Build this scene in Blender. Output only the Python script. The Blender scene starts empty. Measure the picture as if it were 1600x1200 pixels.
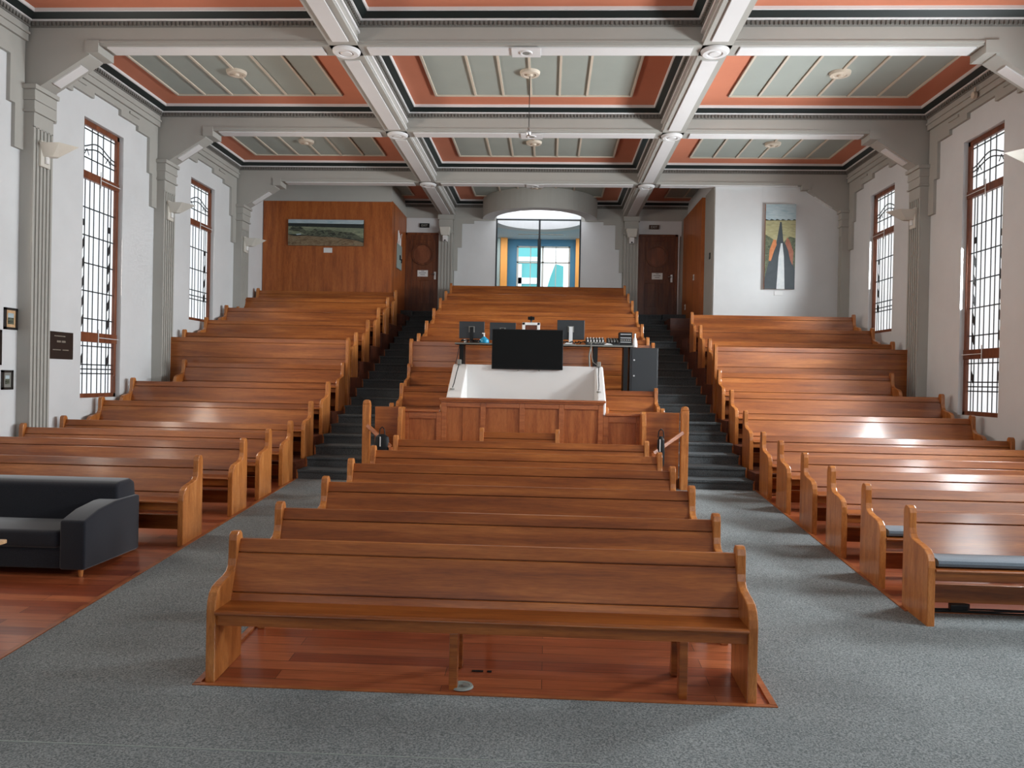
import bpy, bmesh, math, random
from math import sin, cos, pi, radians
from mathutils import Vector, Matrix
random.seed(7)
C = bpy.context.scene.collection
SC = bpy.context.scene
H0 = 2.3            # all heights below are measured from the camera's eye level; H0 lifts them into the world

# ------------------------------------------------------------------ camera, world, exposure
YAW, PITCH, ROLL, FPX = radians(-2.6656), radians(-0.3399), 0.020, 1200.0
fw = Vector((sin(YAW)*cos(PITCH), cos(YAW)*cos(PITCH), sin(PITCH)))
rt = Vector((cos(YAW), -sin(YAW), 0)); up = rt.cross(fw)
r2 = rt*cos(ROLL) + up*sin(ROLL); u2 = -rt*sin(ROLL) + up*cos(ROLL)
cd = bpy.data.cameras.new('camera'); cam = bpy.data.objects.new('camera', cd); C.objects.link(cam)
cd.sensor_width = 36.0; cd.lens = 36.0*FPX/1600.0; cd.clip_start = 0.05; cd.clip_end = 200
cam.matrix_world = Matrix(((r2.x, u2.x, -fw.x, 0), (r2.y, u2.y, -fw.y, 0), (r2.z, u2.z, -fw.z, H0), (0, 0, 0, 1)))
SC.camera = cam
SC.view_settings.view_transform = 'Standard'; SC.view_settings.look = 'None'
SC.view_settings.gamma = 1.0; SC.view_settings.use_curve_mapping = False
SC.view_settings.exposure = 0.78
W = bpy.data.worlds.new('sky'); SC.world = W; W.use_nodes = True
W.node_tree.nodes['Background'].inputs[0].default_value = (0.86, 0.93, 1.0, 1)
W.node_tree.nodes['Background'].inputs[1].default_value = 1.3
SC.cycles.max_bounces = 8; SC.cycles.diffuse_bounces = 5; SC.cycles.glossy_bounces = 3
SC.cycles.caustics_reflective = False; SC.cycles.caustics_refractive = False
SC.cycles.sample_clamp_indirect = 4.0
SC.cycles.use_denoising = True
WIN_R, WIN_L, WIN_B = .50, .45, .5      # glow of the frosted panes of each wall, the rear ones added
P_R, P_L, P_B = 470, 120, 12             # daylight (watts) entering at each window, last one for added rear fill
SPREAD = radians(120)
COL_R, COL_L, COL_B = (0.93, 0.975, 1.0), (1.0, 0.86, 0.73), (0.90, 0.96, 1.0)
def day_or_fill(name, loc, direction, w, h, power, col, spread):
    """daylight coming in through one window, as a lamp lying in the window's own plane"""
    ld = bpy.data.lights.new(name, 'AREA'); ld.shape = 'RECTANGLE'; ld.size = w; ld.size_y = h
    ld.energy = power; ld.color = col; ld.spread = spread
    o = bpy.data.objects.new(name, ld); C.objects.link(o); o.location = (loc[0], loc[1], loc[2]+H0)
    o.rotation_euler = Vector(direction).to_track_quat('-Z', 'Z').to_euler()
for _y in [11.895+3.49*k for k in range(-3, 2)]:
    _s = SPREAD if _y > 10 else radians(172)
    _k = .45 if _y > 15 else 1.15 if _y > 10 else 1.4 if _y > 8 else .75 if _y > 4 else .15
    _z = (1.05 if _y > 14 else -.42, 3.87)
    for _x, _d, _p, _c in ((-7.102, 1, P_L, COL_L), (6.50, -1, P_R, COL_R)):
        day_or_fill('day_or_fill', (_x, _y, sum(_z)/2), (_d, 0, 0), .95, _z[1]-_z[0]-.1, _p*(_z[1]-_z[0])/4.3*_k*(1 if _d > 0 or _y > 10 else 1.1 if _y > 8 else 1.45 if _y > 4 else 4), _c, _s)
for _x in (-4.9, -1.6, .95, 4.3): day_or_fill('day_or_fill', (_x, -5.9, 1.65), (0, 1, 0), 1.6, 4.2, P_B, COL_B, SPREAD)  # fill lamps added in front of the invented rear windows

# ------------------------------------------------------------------ materials
def mat(name, col=(.5, .5, .5), rough=.6, metal=0, spec=.5, coat=0, coat_rough=.1, emit=None, es=0):
    m = bpy.data.materials.new(name); m.use_nodes = True
    b = m.node_tree.nodes['Principled BSDF']
    b.inputs['Base Color'].default_value = (*col, 1); b.inputs['Roughness'].default_value = rough
    b.inputs['Metallic'].default_value = metal; b.inputs['Specular IOR Level'].default_value = spec
    b.inputs['Coat Weight'].default_value = coat; b.inputs['Coat Roughness'].default_value = coat_rough
    if emit: b.inputs['Emission Color'].default_value = (*emit, 1); b.inputs['Emission Strength'].default_value = es
    return m
def nodes(m): return m.node_tree.nodes, m.node_tree.links, m.node_tree.nodes['Principled BSDF']
def noise(N, L, vec, scale, detail=4, rough=.5, dist=0):
    n = N.new('ShaderNodeTexNoise'); n.inputs['Scale'].default_value = scale; n.inputs['Detail'].default_value = detail
    n.inputs['Roughness'].default_value = rough; n.inputs['Distortion'].default_value = dist
    if vec: L.new(vec, n.inputs['Vector'])
    return n
def ramp(N, L, fac, stops):
    r = N.new('ShaderNodeValToRGB'); e = r.color_ramp.elements
    while len(e) > 1: e.remove(e[-1])
    e[0].position, e[0].color = stops[0][0], (*stops[0][1], 1)
    for p, c in stops[1:]:
        q = e.new(p); q.color = (*c, 1)
    L.new(fac, r.inputs[0]); return r
def coords(N, L, scale, per_object=True):
    tc = N.new('ShaderNodeTexCoord'); mp = N.new('ShaderNodeMapping'); mp.inputs['Scale'].default_value = scale
    L.new(tc.outputs['Object'], mp.inputs['Vector'])
    if per_object:
        oi = N.new('ShaderNodeObjectInfo'); ml = N.new('ShaderNodeMath'); ml.operation = 'MULTIPLY'; ml.inputs[1].default_value = 37
        L.new(oi.outputs['Random'], ml.inputs[0])
        cb = N.new('ShaderNodeCombineXYZ'); [L.new(ml.outputs[0], cb.inputs[i]) for i in range(3)]
        L.new(cb.outputs[0], mp.inputs['Location'])
    return mp.outputs['Vector']
def wood(name, scale, dark, mid, light, rough=.3, coat=.35, bands=None, coat_rough=.16):
    m = mat(name, mid, rough, coat=coat, coat_rough=coat_rough); N, L, B = nodes(m)
    v = coords(N, L, scale)
    n = noise(N, L, v, 1.6, 6, .62, .35)
    r = ramp(N, L, n.outputs['Fac'], [(.3, dark), (.5, mid), (.72, light)])
    v2 = coords(N, L, tuple(s*9 for s in scale)); n2 = noise(N, L, v2, 2.2, 3, .6)
    r2_ = ramp(N, L, n2.outputs['Fac'], [(.3, (.72, .70, .68)), (.6, (1.06, 1.06, 1.06))])
    mx = N.new('ShaderNodeMix'); mx.data_type = 'RGBA'; mx.blend_type = 'MULTIPLY'; mx.inputs['Factor'].default_value = .8
    L.new(r.outputs[0], mx.inputs['A']); L.new(r2_.outputs[0], mx.inputs['B'])
    out = mx.outputs['Result']
    oi = N.new('ShaderNodeObjectInfo')
    vr = ramp(N, L, oi.outputs['Random'], [(0, (.86, .82, .80)), (1, (1.12, 1.12, 1.12))])
    m2 = N.new('ShaderNodeMix'); m2.data_type = 'RGBA'; m2.blend_type = 'MULTIPLY'; m2.inputs['Factor'].default_value = 1
    L.new(out, m2.inputs['A']); L.new(vr.outputs[0], m2.inputs['B'])
    L.new(m2.outputs['Result'], B.inputs['Base Color'])
    B.inputs['Specular IOR Level'].default_value = .35
    return m
PD, PM, PL = (.175, .044, .009), (.295, .086, .016), (.46, .16, .036)
M = {}
M['pew'] = wood('pew wood', (.45, 7, 7), PD, PM, PL, .38, .38, coat_rough=.13); M['pew'].node_tree.nodes['Principled BSDF'].inputs['Specular IOR Level'].default_value = .45
M['pew_end'] = wood('pew end wood', (9, 9, 1.2), (.30, .095, .022), (.45, .165, .042), (.60, .26, .08))
M['panel_wood'] = wood('panelling wood', (7, 7, .8), (.27, .072, .019), (.40, .125, .034), (.50, .18, .055), .38, .2)
M['rail_wood'] = wood('rail wood', (1, 8, 8), (.24, .068, .022), (.37, .118, .038), (.46, .16, .055))
M['veneer'] = wood('wall veneer', (5, 5, .55), (.26, .070, .016), (.40, .115, .026), (.50, .165, .042), .45, .1)
M['door_wood'] = wood('door wood', (9, 9, .9), (.075, .022, .009), (.14, .042, .015), (.22, .072, .026), .42, .15)
M['win_wood'] = wood('window wood', (6, 6, .9), (.11, .034, .015), (.19, .060, .026), (.27, .09, .04), .4, .1)
M['tier_wood'] = wood('tier wood', (1, 6, 6), (.06, .018, .009), (.11, .030, .013), (.16, .05, .02), .45, .1)
def plank_mat():
    m = mat('floor boards', (.4, .1, .04), .28, coat=.3, coat_rough=.12); N, L, B = nodes(m)
    tc = N.new('ShaderNodeTexCoord')
    br = N.new('ShaderNodeTexBrick'); L.new(tc.outputs['Object'], br.inputs['Vector'])
    br.offset = .37; br.inputs['Scale'].default_value = 1.0
    br.inputs['Brick Width'].default_value = 1.7; br.inputs['Row Height'].default_value = .13; br.inputs['Mortar Size'].default_value = .0018
    br.inputs['Color1'].default_value = (.27, .060, .022, 1); br.inputs['Color2'].default_value = (.50, .155, .062, 1)
    br.inputs['Mortar'].default_value = (.03, .008, .004, 1); br.inputs['Bias'].default_value = -.1
    mp = N.new('ShaderNodeMapping'); mp.inputs['Scale'].default_value = (1.2, 20, 1); L.new(tc.outputs['Object'], mp.inputs['Vector'])
    n = noise(N, L, mp.outputs[0], 2, 5, .6); r = ramp(N, L, n.outputs['Fac'], [(.3, (.7, .68, .66)), (.7, (1.15, 1.15, 1.15))])
    mx = N.new('ShaderNodeMix'); mx.data_type = 'RGBA'; mx.blend_type = 'MULTIPLY'; mx.inputs['Factor'].default_value = 1
    L.new(br.outputs['Color'], mx.inputs['A']); L.new(r.outputs[0], mx.inputs['B']); L.new(mx.outputs['Result'], B.inputs['Base Color'])
    return m
M['planks'] = plank_mat()
def carpet_mat(name, a, b):
    m = mat(name, a, .95, spec=.15); N, L, B = nodes(m)
    tc = N.new('ShaderNodeTexCoord')
    n = noise(N, L, tc.outputs['Object'], 85, 3, .8); n2 = noise(N, L, tc.outputs['Object'], 1.1, 3, .5)
    r = ramp(N, L, n.outputs['Fac'], [(.38, a), (.62, b)]); r2_ = ramp(N, L, n2.outputs['Fac'], [(.3, (.85, .85, .85)), (.7, (1.1, 1.1, 1.1))])
    mx = N.new('ShaderNodeMix'); mx.data_type = 'RGBA'; mx.blend_type = 'MULTIPLY'; mx.inputs['Factor'].default_value = 1
    L.new(r.outputs[0], mx.inputs['A']); L.new(r2_.outputs[0], mx.inputs['B']); L.new(mx.outputs['Result'], B.inputs['Base Color'])
    bp = N.new('ShaderNodeBump'); bp.inputs['Strength'].default_value = .35; bp.inputs['Distance'].default_value = .01
    L.new(n.outputs['Fac'], bp.inputs['Height']); L.new(bp.outputs[0], B.inputs['Normal'])
    return m
M['carpet'] = carpet_mat('grey carpet', (.10, .118, .125), (.30, .33, .335))
M['stair_carpet'] = carpet_mat('dark stair carpet', (.055, .063, .068), (.115, .130, .138))
def plaster(name, col, amt=.05, rough=.7):
    m = mat(name, col, rough, spec=.3); N, L, B = nodes(m)
    tc = N.new('ShaderNodeTexCoord'); n = noise(N, L, tc.outputs['Object'], .9, 4, .6)
    lo = tuple(c*(1-amt) for c in col); hi = tuple(min(1, c*(1+amt)) for c in col)
    r = ramp(N, L, n.outputs['Fac'], [(.3, lo), (.7, hi)]); L.new(r.outputs[0], B.inputs['Base Color'])
    return m
M['white'] = plaster('white plaster', (.66, .68, .69))
M['trim'] = plaster('putty grey paint', (.40, .395, .365))
M['trim_light'] = plaster('pale grey paint', (.70, .70, .70), .03)
M['band_dark'] = plaster('dark grey moulding', (.17, .165, .150))
M['band_black'] = mat('black green band', (.010, .018, .018), .45)
M['coral'] = plaster('coral ceiling paint', (.60, .215, .125), .05)
M['sage'] = plaster('sage ceiling paint', (.36, .395, .36), .05)
M['cream'] = mat('cream batten', (.62, .54, .44), .6)
def pane_mat(name, col, s):
    m = mat(name, (.6, .62, .65), .5); N, L, B = nodes(m)
    tc = N.new('ShaderNodeTexCoord'); n = noise(N, L, tc.outputs['Object'], 2.2, 2, .5)
    r = ramp(N, L, n.outputs['Fac'], [(.25, tuple(c*.9 for c in col)), (.7, col)])
    L.new(r.outputs[0], B.inputs['Emission Color']); B.inputs['Emission Strength'].default_value = s
    return m
M['pane_R'] = pane_mat('frosted pane sunny side', COL_R, WIN_R)
M['pane_L'] = pane_mat('frosted pane shady side', (.90, .97, 1.0), WIN_L)
M['pane_fill'] = pane_mat('added rear fill pane', COL_B, WIN_B)  # glowing pane of the windows added behind the camera
M['lead'] = mat('lead came', (.02, .022, .025), .5)
M['black'] = mat('black plastic', (.008, .009, .010), .5, spec=.25)
M['black_gloss'] = mat('black screen', (.003, .0035, .0035), .35, spec=.12)
M['black_metal'] = mat('black metal', (.018, .022, .026), .4)
M['steel'] = mat('steel', (.6, .6, .6), .3, 1)
M['white_plastic'] = mat('white plastic', (.75, .75, .74), .4)
M['offwhite'] = mat('ivory metal', (.62, .60, .54), .45)
M['paper'] = mat('paper', (.72, .73, .73), .7)
M['ink'] = mat('grey print', (.16, .16, .17), .7)
M['grille'] = mat('grey fabric grille', (.22, .22, .20), .8)
M['gold_print'] = mat('pale engraving', (.30, .27, .22), .5)
M['plaque'] = mat('dark bronze plaque', (.018, .014, .012), .35)
def fabric(name, a, b, sc=240):
    m = mat(name, a, .9, spec=.2); N, L, B = nodes(m); tc = N.new('ShaderNodeTexCoord')
    n = noise(N, L, tc.outputs['Object'], sc, 3, .7); r = ramp(N, L, n.outputs['Fac'], [(.35, a), (.65, b)]); L.new(r.outputs[0], B.inputs['Base Color'])
    B.inputs['Sheen Weight'].default_value = .25
    return m
M['sofa'] = fabric('charcoal navy cloth', (.006, .007, .011), (.015, .018, .026), 180)
M['cushion'] = fabric('slate blue cushion cloth', (.10, .13, .16), (.17, .21, .25))
M['table_top'] = wood('pale table wood', (2, 10, 10), (.40, .24, .12), (.55, .36, .2), (.65, .45, .27), .4, .1)
M['blue_wall'] = mat('deep blue wall', (.035, .16, .27), .6)
M['pale_blue'] = mat('pale blue soffit', (.50, .64, .72), .7)
M['orange'] = mat('orange column', (.72, .30, .06), .6)
M['teal'] = mat('teal cladding', (.14, .50, .50), .5)
M['skylight'] = mat('skylight diffuser', (.8, .8, .8), .6, emit=(.95, .96, 1), es=1.6)
M['white_frame'] = mat('white frame', (.8, .8, .8), .5)
M['bottle_blue'] = mat('blue soap', (.02, .32, .55), .15)
M['brown'] = mat('brown plastic', (.06, .025, .012), .4)
M['grey_green'] = mat('grey green enamel', (.30, .36, .34), .5)

# ------------------------------------------------------------------ mesh helpers
class MB:
    """collects shapes (world metres, eye-level heights) and links them as one mesh object"""
    def __init__(s): s.v = []; s.f = []; s.m = []; s.mats = []
    def mi(s, m):
        if m not in s.mats: s.mats.append(m)
        return s.mats.index(m)
    def add(s, vs, fs, m=None):
        o = len(s.v); s.v += [tuple(p) for p in vs]; k = s.mi(m) if m else 0
        for f in fs: s.f.append([o+i for i in f]); s.m.append(k)
    def box(s, x0, x1, y0, y1, z0, z1, m=None):
        x0, x1 = min(x0, x1), max(x0, x1); y0, y1 = min(y0, y1), max(y0, y1); z0, z1 = min(z0, z1), max(z0, z1)
        s.add([(x0,y0,z0),(x1,y0,z0),(x1,y1,z0),(x0,y1,z0),(x0,y0,z1),(x1,y0,z1),(x1,y1,z1),(x0,y1,z1)],
              [(0,3,2,1),(4,5,6,7),(0,1,5,4),(1,2,6,5),(2,3,7,6),(3,0,4,7)], m); return s
    def prism(s, poly, a, b, axis='x', m=None):
        """poly in the plane across the axis: axis x -> (y,z); y -> (x,z); z -> (x,y)"""
        def P(p, t): return (t, p[0], p[1]) if axis == 'x' else ((p[0], t, p[1]) if axis == 'y' else (p[0], p[1], t))
        n = len(poly); vs = [P(p, a) for p in poly] + [P(p, b) for p in poly]
        fs = [tuple(range(n)), tuple(range(2*n-1, n-1, -1))] + [(i, n+i, n+(i+1) % n, (i+1) % n) for i in range(n)]
        s.add(vs, fs, m); return s
    def tube(s, p0, p1, r0, r1=None, n=10, m=None):
        r1 = r0 if r1 is None else r1; p0, p1 = Vector(p0), Vector(p1); d = (p1-p0).normalized()
        a = d.orthogonal().normalized(); b = d.cross(a)
        vs = [p0+(a*cos(2*pi*i/n)+b*sin(2*pi*i/n))*r0 for i in range(n)] + [p1+(a*cos(2*pi*i/n)+b*sin(2*pi*i/n))*r1 for i in range(n)]
        s.add(vs, [tuple(range(n-1, -1, -1)), tuple(range(n, 2*n))] + [(i, (i+1) % n, n+(i+1) % n, n+i) for i in range(n)], m); return s
    def path(s, pts, r, n=8, m=None):
        for a, b in zip(pts[:-1], pts[1:]): s.tube(a, b, r, r, n, m)
        return s
    def lathe(s, prof, c, n=32, m=None):
        """prof: list of (radius, z)"""
        k = len(prof); vs = [(c[0]+r*cos(2*pi*i/n), c[1]+r*sin(2*pi*i/n), c[2]+z) for i in range(n) for r, z in prof]
        fs = [(i*k+j, ((i+1) % n)*k+j, ((i+1) % n)*k+j+1, i*k+j+1) for i in range(n) for j in range(k-1)]
        s.add(vs, fs, m); return s
    def bar(s, p0, p1, w, t, m=None, axis=(1, 0, 0)):
        """flat bar p0-p1, width w across (in the plane normal to axis), thickness t along axis"""
        p0, p1 = Vector(p0), Vector(p1); d = (p1-p0).normalized(); ax = Vector(axis); q = d.cross(ax).normalized()*w/2; a = ax*t/2
        vs = [p0-q-a, p0+q-a, p0+q+a, p0-q+a, p1-q-a, p1+q-a, p1+q+a, p1-q+a]
        s.add(vs, [(0,1,2,3),(7,6,5,4),(0,4,5,1),(1,5,6,2),(2,6,7,3),(3,7,4,0)], m); return s
    def build(s, name, m=None, parent=None, origin=None, bevel=0, smooth=False, local=False):
        me = bpy.data.meshes.new(name)
        if local: org = Vector((0, 0, 0))
        elif parent is not None: org = rel_origin(parent)
        elif origin is not None: org = Vector(origin)
        else:
            xs, ys, zs = zip(*s.v); org = Vector(((min(xs)+max(xs))/2, (min(ys)+max(ys))/2, min(zs)))
        me.from_pydata([tuple(Vector(p)-org) for p in s.v], [], s.f)
        ms = [M[k] for k in s.mats] if s.mats else [M[m]]
        for k in ms: me.materials.append(k)
        if s.mats: me.polygons.foreach_set('material_index', s.m)
        bm = bmesh.new(); bm.from_mesh(me); bmesh.ops.recalc_face_normals(bm, faces=bm.faces); bm.to_mesh(me); bm.free()
        if smooth:
            for p in me.polygons: p.use_smooth = True
            me.set_sharp_from_angle(angle=radians(35))
        o = bpy.data.objects.new(name, me); C.objects.link(o)
        if parent is not None: o.parent = parent; o['_org'] = tuple(org)
        else:
            o.location = org + (Vector((0, 0, 0)) if local else Vector((0, 0, H0))); o['_org'] = tuple(org)
        if bevel:
            b = o.modifiers.new('bevel', 'BEVEL'); b.width = bevel; b.segments = 2; b.limit_method = 'ANGLE'; b.angle_limit = radians(40)
        return o
def rel_origin(o):
    return Vector(o['_org'])
def empty(name, loc, label=None, cat=None, group=None, kind=None):
    o = bpy.data.objects.new(name, None); C.objects.link(o); o.empty_display_size = .1
    o.location = Vector(loc) + Vector((0, 0, H0)); o['_org'] = tuple(loc)
    return tag(o, label, cat, group, kind)
def tag(o, label=None, cat=None, group=None, kind=None):
    if label: o['label'] = label
    if cat: o['category'] = cat
    if group: o['group'] = group
    if kind: o['kind'] = kind
    return o
def structure(o): o['kind'] = 'structure'; return o
def dup(root, loc, rz=0):
    r = root.copy(); C.objects.link(r); r.location = Vector(loc)+Vector((0, 0, H0)); r.rotation_euler = (0, 0, rz); r['_org'] = tuple(loc)
    for ch in kids(root):
        c = ch.copy(); C.objects.link(c); c.parent = r
        for g in kids(ch):
            d = g.copy(); C.objects.link(d); d.parent = c
    return r
_all = {}
def kids(o): return [c for c in C.objects if c.parent == o]

# ------------------------------------------------------------------ key dimensions (metres; y into the room, z from eye level)
XL, XR = -7.10, 6.47                   # side walls
YB, YREAR = 20.50, -6.0                # back wall, wall behind the camera
BX = (-2.77, 2.09); BY = [10.15+3.49*k for k in range(-4, 3)]   # beams along and across the room
ZS, ZC = 4.34, 4.76                    # beam soffit, ceiling
XC = -0.33
def zf(y): return -2.284 + .072*max(0, min(y, 10.9))

# ------------------------------------------------------------------ floor
def slab(mb, x0, x1, ys, dz, m=None, th=.05):
    for a, b in zip(ys[:-1], ys[1:]):
        mb.prism([(a, zf(a)+dz-th), (b, zf(b)+dz-th), (b, zf(b)+dz), (a, zf(a)+dz)], x0, x1, 'x', m)
fl = MB(); slab(fl, XL, XR, [YREAR, 0, 10.9], 0, th=.3); fl.box(XL, XR, 10.9, 20.7, -2.3, -1.499)
floor = structure(fl.build('floor', 'planks', origin=(0, 0, 0)))
cp = MB()
slab(cp, -3.58, 2.93, [YREAR, 0, 4.68], .010); slab(cp, 2.93, XR, [YREAR, 0, 6.36], .010)
slab(cp, -3.58, -2.17, [4.68, 10.9], .010); slab(cp, 1.42, 2.93, [4.68, 10.9], .010)
carpet = cp.build('carpet', 'carpet', floor)
tr = MB()
for x in (-3.60, -2.15, 1.40): slab(tr, x-.02, x+.02, [4.68 if x > -3 else YREAR, 4.69 if x > -3 else 0, 10.9], .016, th=.06)
slab(tr, 2.93, 2.97, [6.36, 10.9], .016, th=.06)
slab(tr, -2.17, 1.42, [4.665, 4.695], .016, th=.06); slab(tr, 2.97, XR, [6.345, 6.375], .016, th=.06)
tr.build('carpet_edging', 'rail_wood', floor)
sm = MB(); sm.bar((-3.55, 3.965, zf(3.97)+.010), (.3, 3.985, zf(3.98)+.010), 0.006, .004, axis=(0, 0, 1)); sm.build('carpet_seam', 'grey_green', floor)

# ------------------------------------------------------------------ side walls with windows
BAYS = [11.895+3.49*k for k in range(-3, 2)]
WW = .54
def zbot(y): return 1.05 if y > 14 else -.42
ZT = 3.87
def side_wall(name, x, sgn):
    """sgn: direction from the wall into the room"""
    w = MB(); xo = x - sgn*.30; edges = [YREAR]
    for b in BAYS: edges += [b-WW, b+WW]
    edges.append(20.8)
    for i in range(0, len(edges), 2): w.box(xo, x, edges[i], edges[i+1], -2.6, 5.0)
    for b in BAYS:
        w.box(xo, x, b-WW, b+WW, -2.6, zbot(b)); w.box(xo, x, b-WW, b+WW, ZT, 5.0)
    return structure(w.build(name, 'white', origin=(x, 0, -2.3)))
wl = side_wall('wall_left', XL, 1); wr = side_wall('wall_right', XR, -1)
bk = MB(); bk.box(XL-.3, XR+.3, YREAR-.3, YREAR, -2.6, 5.0); wrear = structure(bk.build('wall_rear', 'veneer'))
def window(n, xw, sgn, yc, zb, zt, pane, rot=False):
    """leaded window set in a side wall; xw is the wall face"""
    t = structure(empty('window_%d' % n, (xw, yc, zb)))
    xf = xw - sgn*.10                                     # frame plane
    y0, y1 = yc-WW, yc+WW; fwid = .065
    f = MB(); X0, X1 = xf-sgn*.05, xf+sgn*.03
    f.box(X0, X1, y0, y0+fwid, zb, zt); f.box(X0, X1, y1-fwid, y1, zb, zt); f.box(X0, X1, y0, y1, zb, zb+.07); f.box(X0, X1, y0, y1, zt-.08, zt)
    rails = [3.03]
    if zb < 0: rails.append(.53)
    for r in rails: f.box(X0, X1+sgn*.01, y0, y1, r-.075 if r < 1 else r-.06, r+.075 if r < 1 else r+.06)
    f.build('window_frame', 'win_wood', t, bevel=.006)
    p = MB(); p.box(xf-sgn*.03, xf-sgn*.02, y0+.02, y1-.02, zb+.02, zt-.02); p.build('pane', pane, t)
    l = MB(); xl = xf-sgn*.012; a, b = y0+fwid, y1-fwid; w = b-a
    def V(y, z0, z1, wd=.016): l.bar((xl, y, z0), (xl, y, z1), wd, .008)
    def Hh(z, ya=a, yb=b, wd=.018): l.bar((xl, ya, z), (xl, yb, z), wd, .008)
    fr = [.09, .17, .30, .42, .58, .70, .83, .91]
    top0 = 3.09
    for u in fr: V(a+u*w, zb+.07, top0-.12)
    z = top0-.12-.43
    while z > zb+.2:
        if not any(abs(z-r) < .12 for r in rails): Hh(z)
        z -= .43
    Hh(zb+.45); Hh(zb+.52)
    for u in (.13, .87):                                   # chains of dark leaf shapes down both border strips
        zz = 2.25 if zb < 0 else 2.45
        l.box(xl-.004, xl+.004, a+(u-.035)*w, a+(u+.035)*w, zz, zz+.10)
        zz -= .28
        while zz > zb+.45:
            if not any(abs(zz-r) < .2 for r in rails):
                l.prism([(a+(u-.05)*w, zz+.02), (a+(u-.01)*w, zz-.09), (a+(u+.03)*w, zz-.02), (a+(u+.045)*w, zz+.13), (a+u*w, zz+.06)], xl-.004, xl+.004, 'x')
            zz -= .30
    for u in (.12, .34, .5, .66, .88): V(a+u*w, top0, zt-.08)                     # top light
    Hh(top0+.22); Hh(zt-.12)
    for amp, base in ((.10, top0+.30), (.13, top0+.36)):
        pts = [(a+w*i/20, base+amp*(.5-.5*cos(2*pi*i/20))) for i in range(21)]
        for q0, q1 in zip(pts[:-1], pts[1:]): l.bar((xl, *q0), (xl, *q1), .018, .008)
    for u in (.2, .8):
        l.path([(xl, a+(u-.06)*w, top0+.27), (xl, a+u*w, top0+.36), (xl, a+(u+.06)*w, top0+.27)], .006, 5)
    l.build('lead_lattice', 'lead', t)
    s_ = MB()
    for r in rails:
        s_.tube((xf+sgn*.05, yc, r-.13), (xf+sgn*.05, yc, r+.13), .008, n=6); s_.tube((xf+sgn*.055, yc, r), (xf+sgn*.055, y1+.12, r-.005), .007, n=6)
    s_.build('window_stay', 'white_plastic', t)
    sl = MB(); sl.box(xw-sgn*.12, xw+sgn*.004, y0-.0, y1+.0, zb-.03, zb+.005); sl.build('window_sill', 'white', t)
    return t
n = 1
for b in BAYS[::-1]:
    window(n, XL, 1, b, zbot(b), ZT, 'pane_L'); n += 1
    window(n, XR, -1, b, zbot(b), ZT, 'pane_R'); n += 1
def rear_fill_window(n, xc):  # invented window behind the camera, added to give fill light
    t = structure(empty('window_%d' % n, (xc, YREAR, -.4)))
    f = MB(); 
    for a, b_ in ((-.9, -.82), (.82, .9), (-.04, .04)): f.box(xc+a, xc+b_, YREAR, YREAR+.07, -.5, 3.8)
    f.box(xc-.9, xc+.9, YREAR, YREAR+.07, -.58, -.5); f.box(xc-.9, xc+.9, YREAR, YREAR+.07, 3.8, 3.88); f.box(xc-.82, xc+.82, YREAR, YREAR+.07, 2.9, 3.0)
    f.build('window_frame', 'win_wood', t)
    p = MB(); p.box(xc-.82, xc+.82, YREAR+.01, YREAR+.02, -.5, 3.8); p.build('pane', 'pane_fill', t)
for xc in (-4.9, -1.6, .95, 4.3): rear_fill_window(n, xc); n += 1

# stepped plaster frames, friezes and pilasters on the side walls
def stepped(mb, x, sgn, yc, m='trim'):
    th = .05
    def R(a, b, z0, z1, t=th):
        for s in (1, -1):
            mb.box(x, x+sgn*t, yc+s*a, yc+s*b, z0, z1, m)
    R(0, .37, 4.28, 4.40); R(.37, .90, 4.19, 4.40); R(.90, 1.27, 4.11, 4.40); R(1.27, 1.545, 3.50, 4.40); R(1.37, 1.545, 2.93, 3.50)
    mb.box(x, x+sgn*.09, yc-1.55, yc+1.55, 4.38, 4.63, m); mb.box(x, x+sgn*.115, yc-1.55, yc+1.55, 4.47, 4.50, m)
    for s in (1, -1):
        mb.box(x, x+sgn*.075, yc+s*.60, yc+s*.90, 4.30, 4.34, m)
def pilaster_side(x, sgn, yc, parent):
    p = MB(); xf = x+sgn*.19; hw = .20; zb = -2.35
    nfl = 5; rib = (2*hw)/(2*nfl+1)
    p.box(x, xf-sgn*.02, yc-hw, yc+hw, zb, 3.44)
    for k in range(nfl+1): p.box(xf-sgn*.021, xf, yc-hw+2*k*rib, yc-hw+(2*k+1)*rib, zb, 3.26)
    p.box(xf-sgn*.021, xf, yc-hw, yc+hw, 3.24, 3.44)
    # capital: flaring blocks
    for z0, z1, g in ((3.44, 3.47, .03), (3.47, 3.60, .01), (3.60, 3.64, .025), (3.64, 3.74, .02), (3.74, 3.80, .05)):
        p.box(x, xf+sgn*g, yc-hw-g, yc+hw+g, z0, z1)
    p.build('pilaster', 'trim', parent, bevel=.004)
for x, sgn, par in ((XL, 1, wl), (XR, -1, wr)):
    mb = MB()
    for b in BAYS: stepped(mb, x, sgn, b)
    mb.build('stepped_moulding', None, par)
    for y in BY: pilaster_side(x, sgn, y, par)
for nm, x, s in (('baseboard_left', XL, 1), ('baseboard_right', XR, -1)):
    b = MB(); slab(b, x, x+s*.03, [YREAR, 0, 10.9], .16, th=.18); structure(b.build(nm, 'trim_light'))

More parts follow.
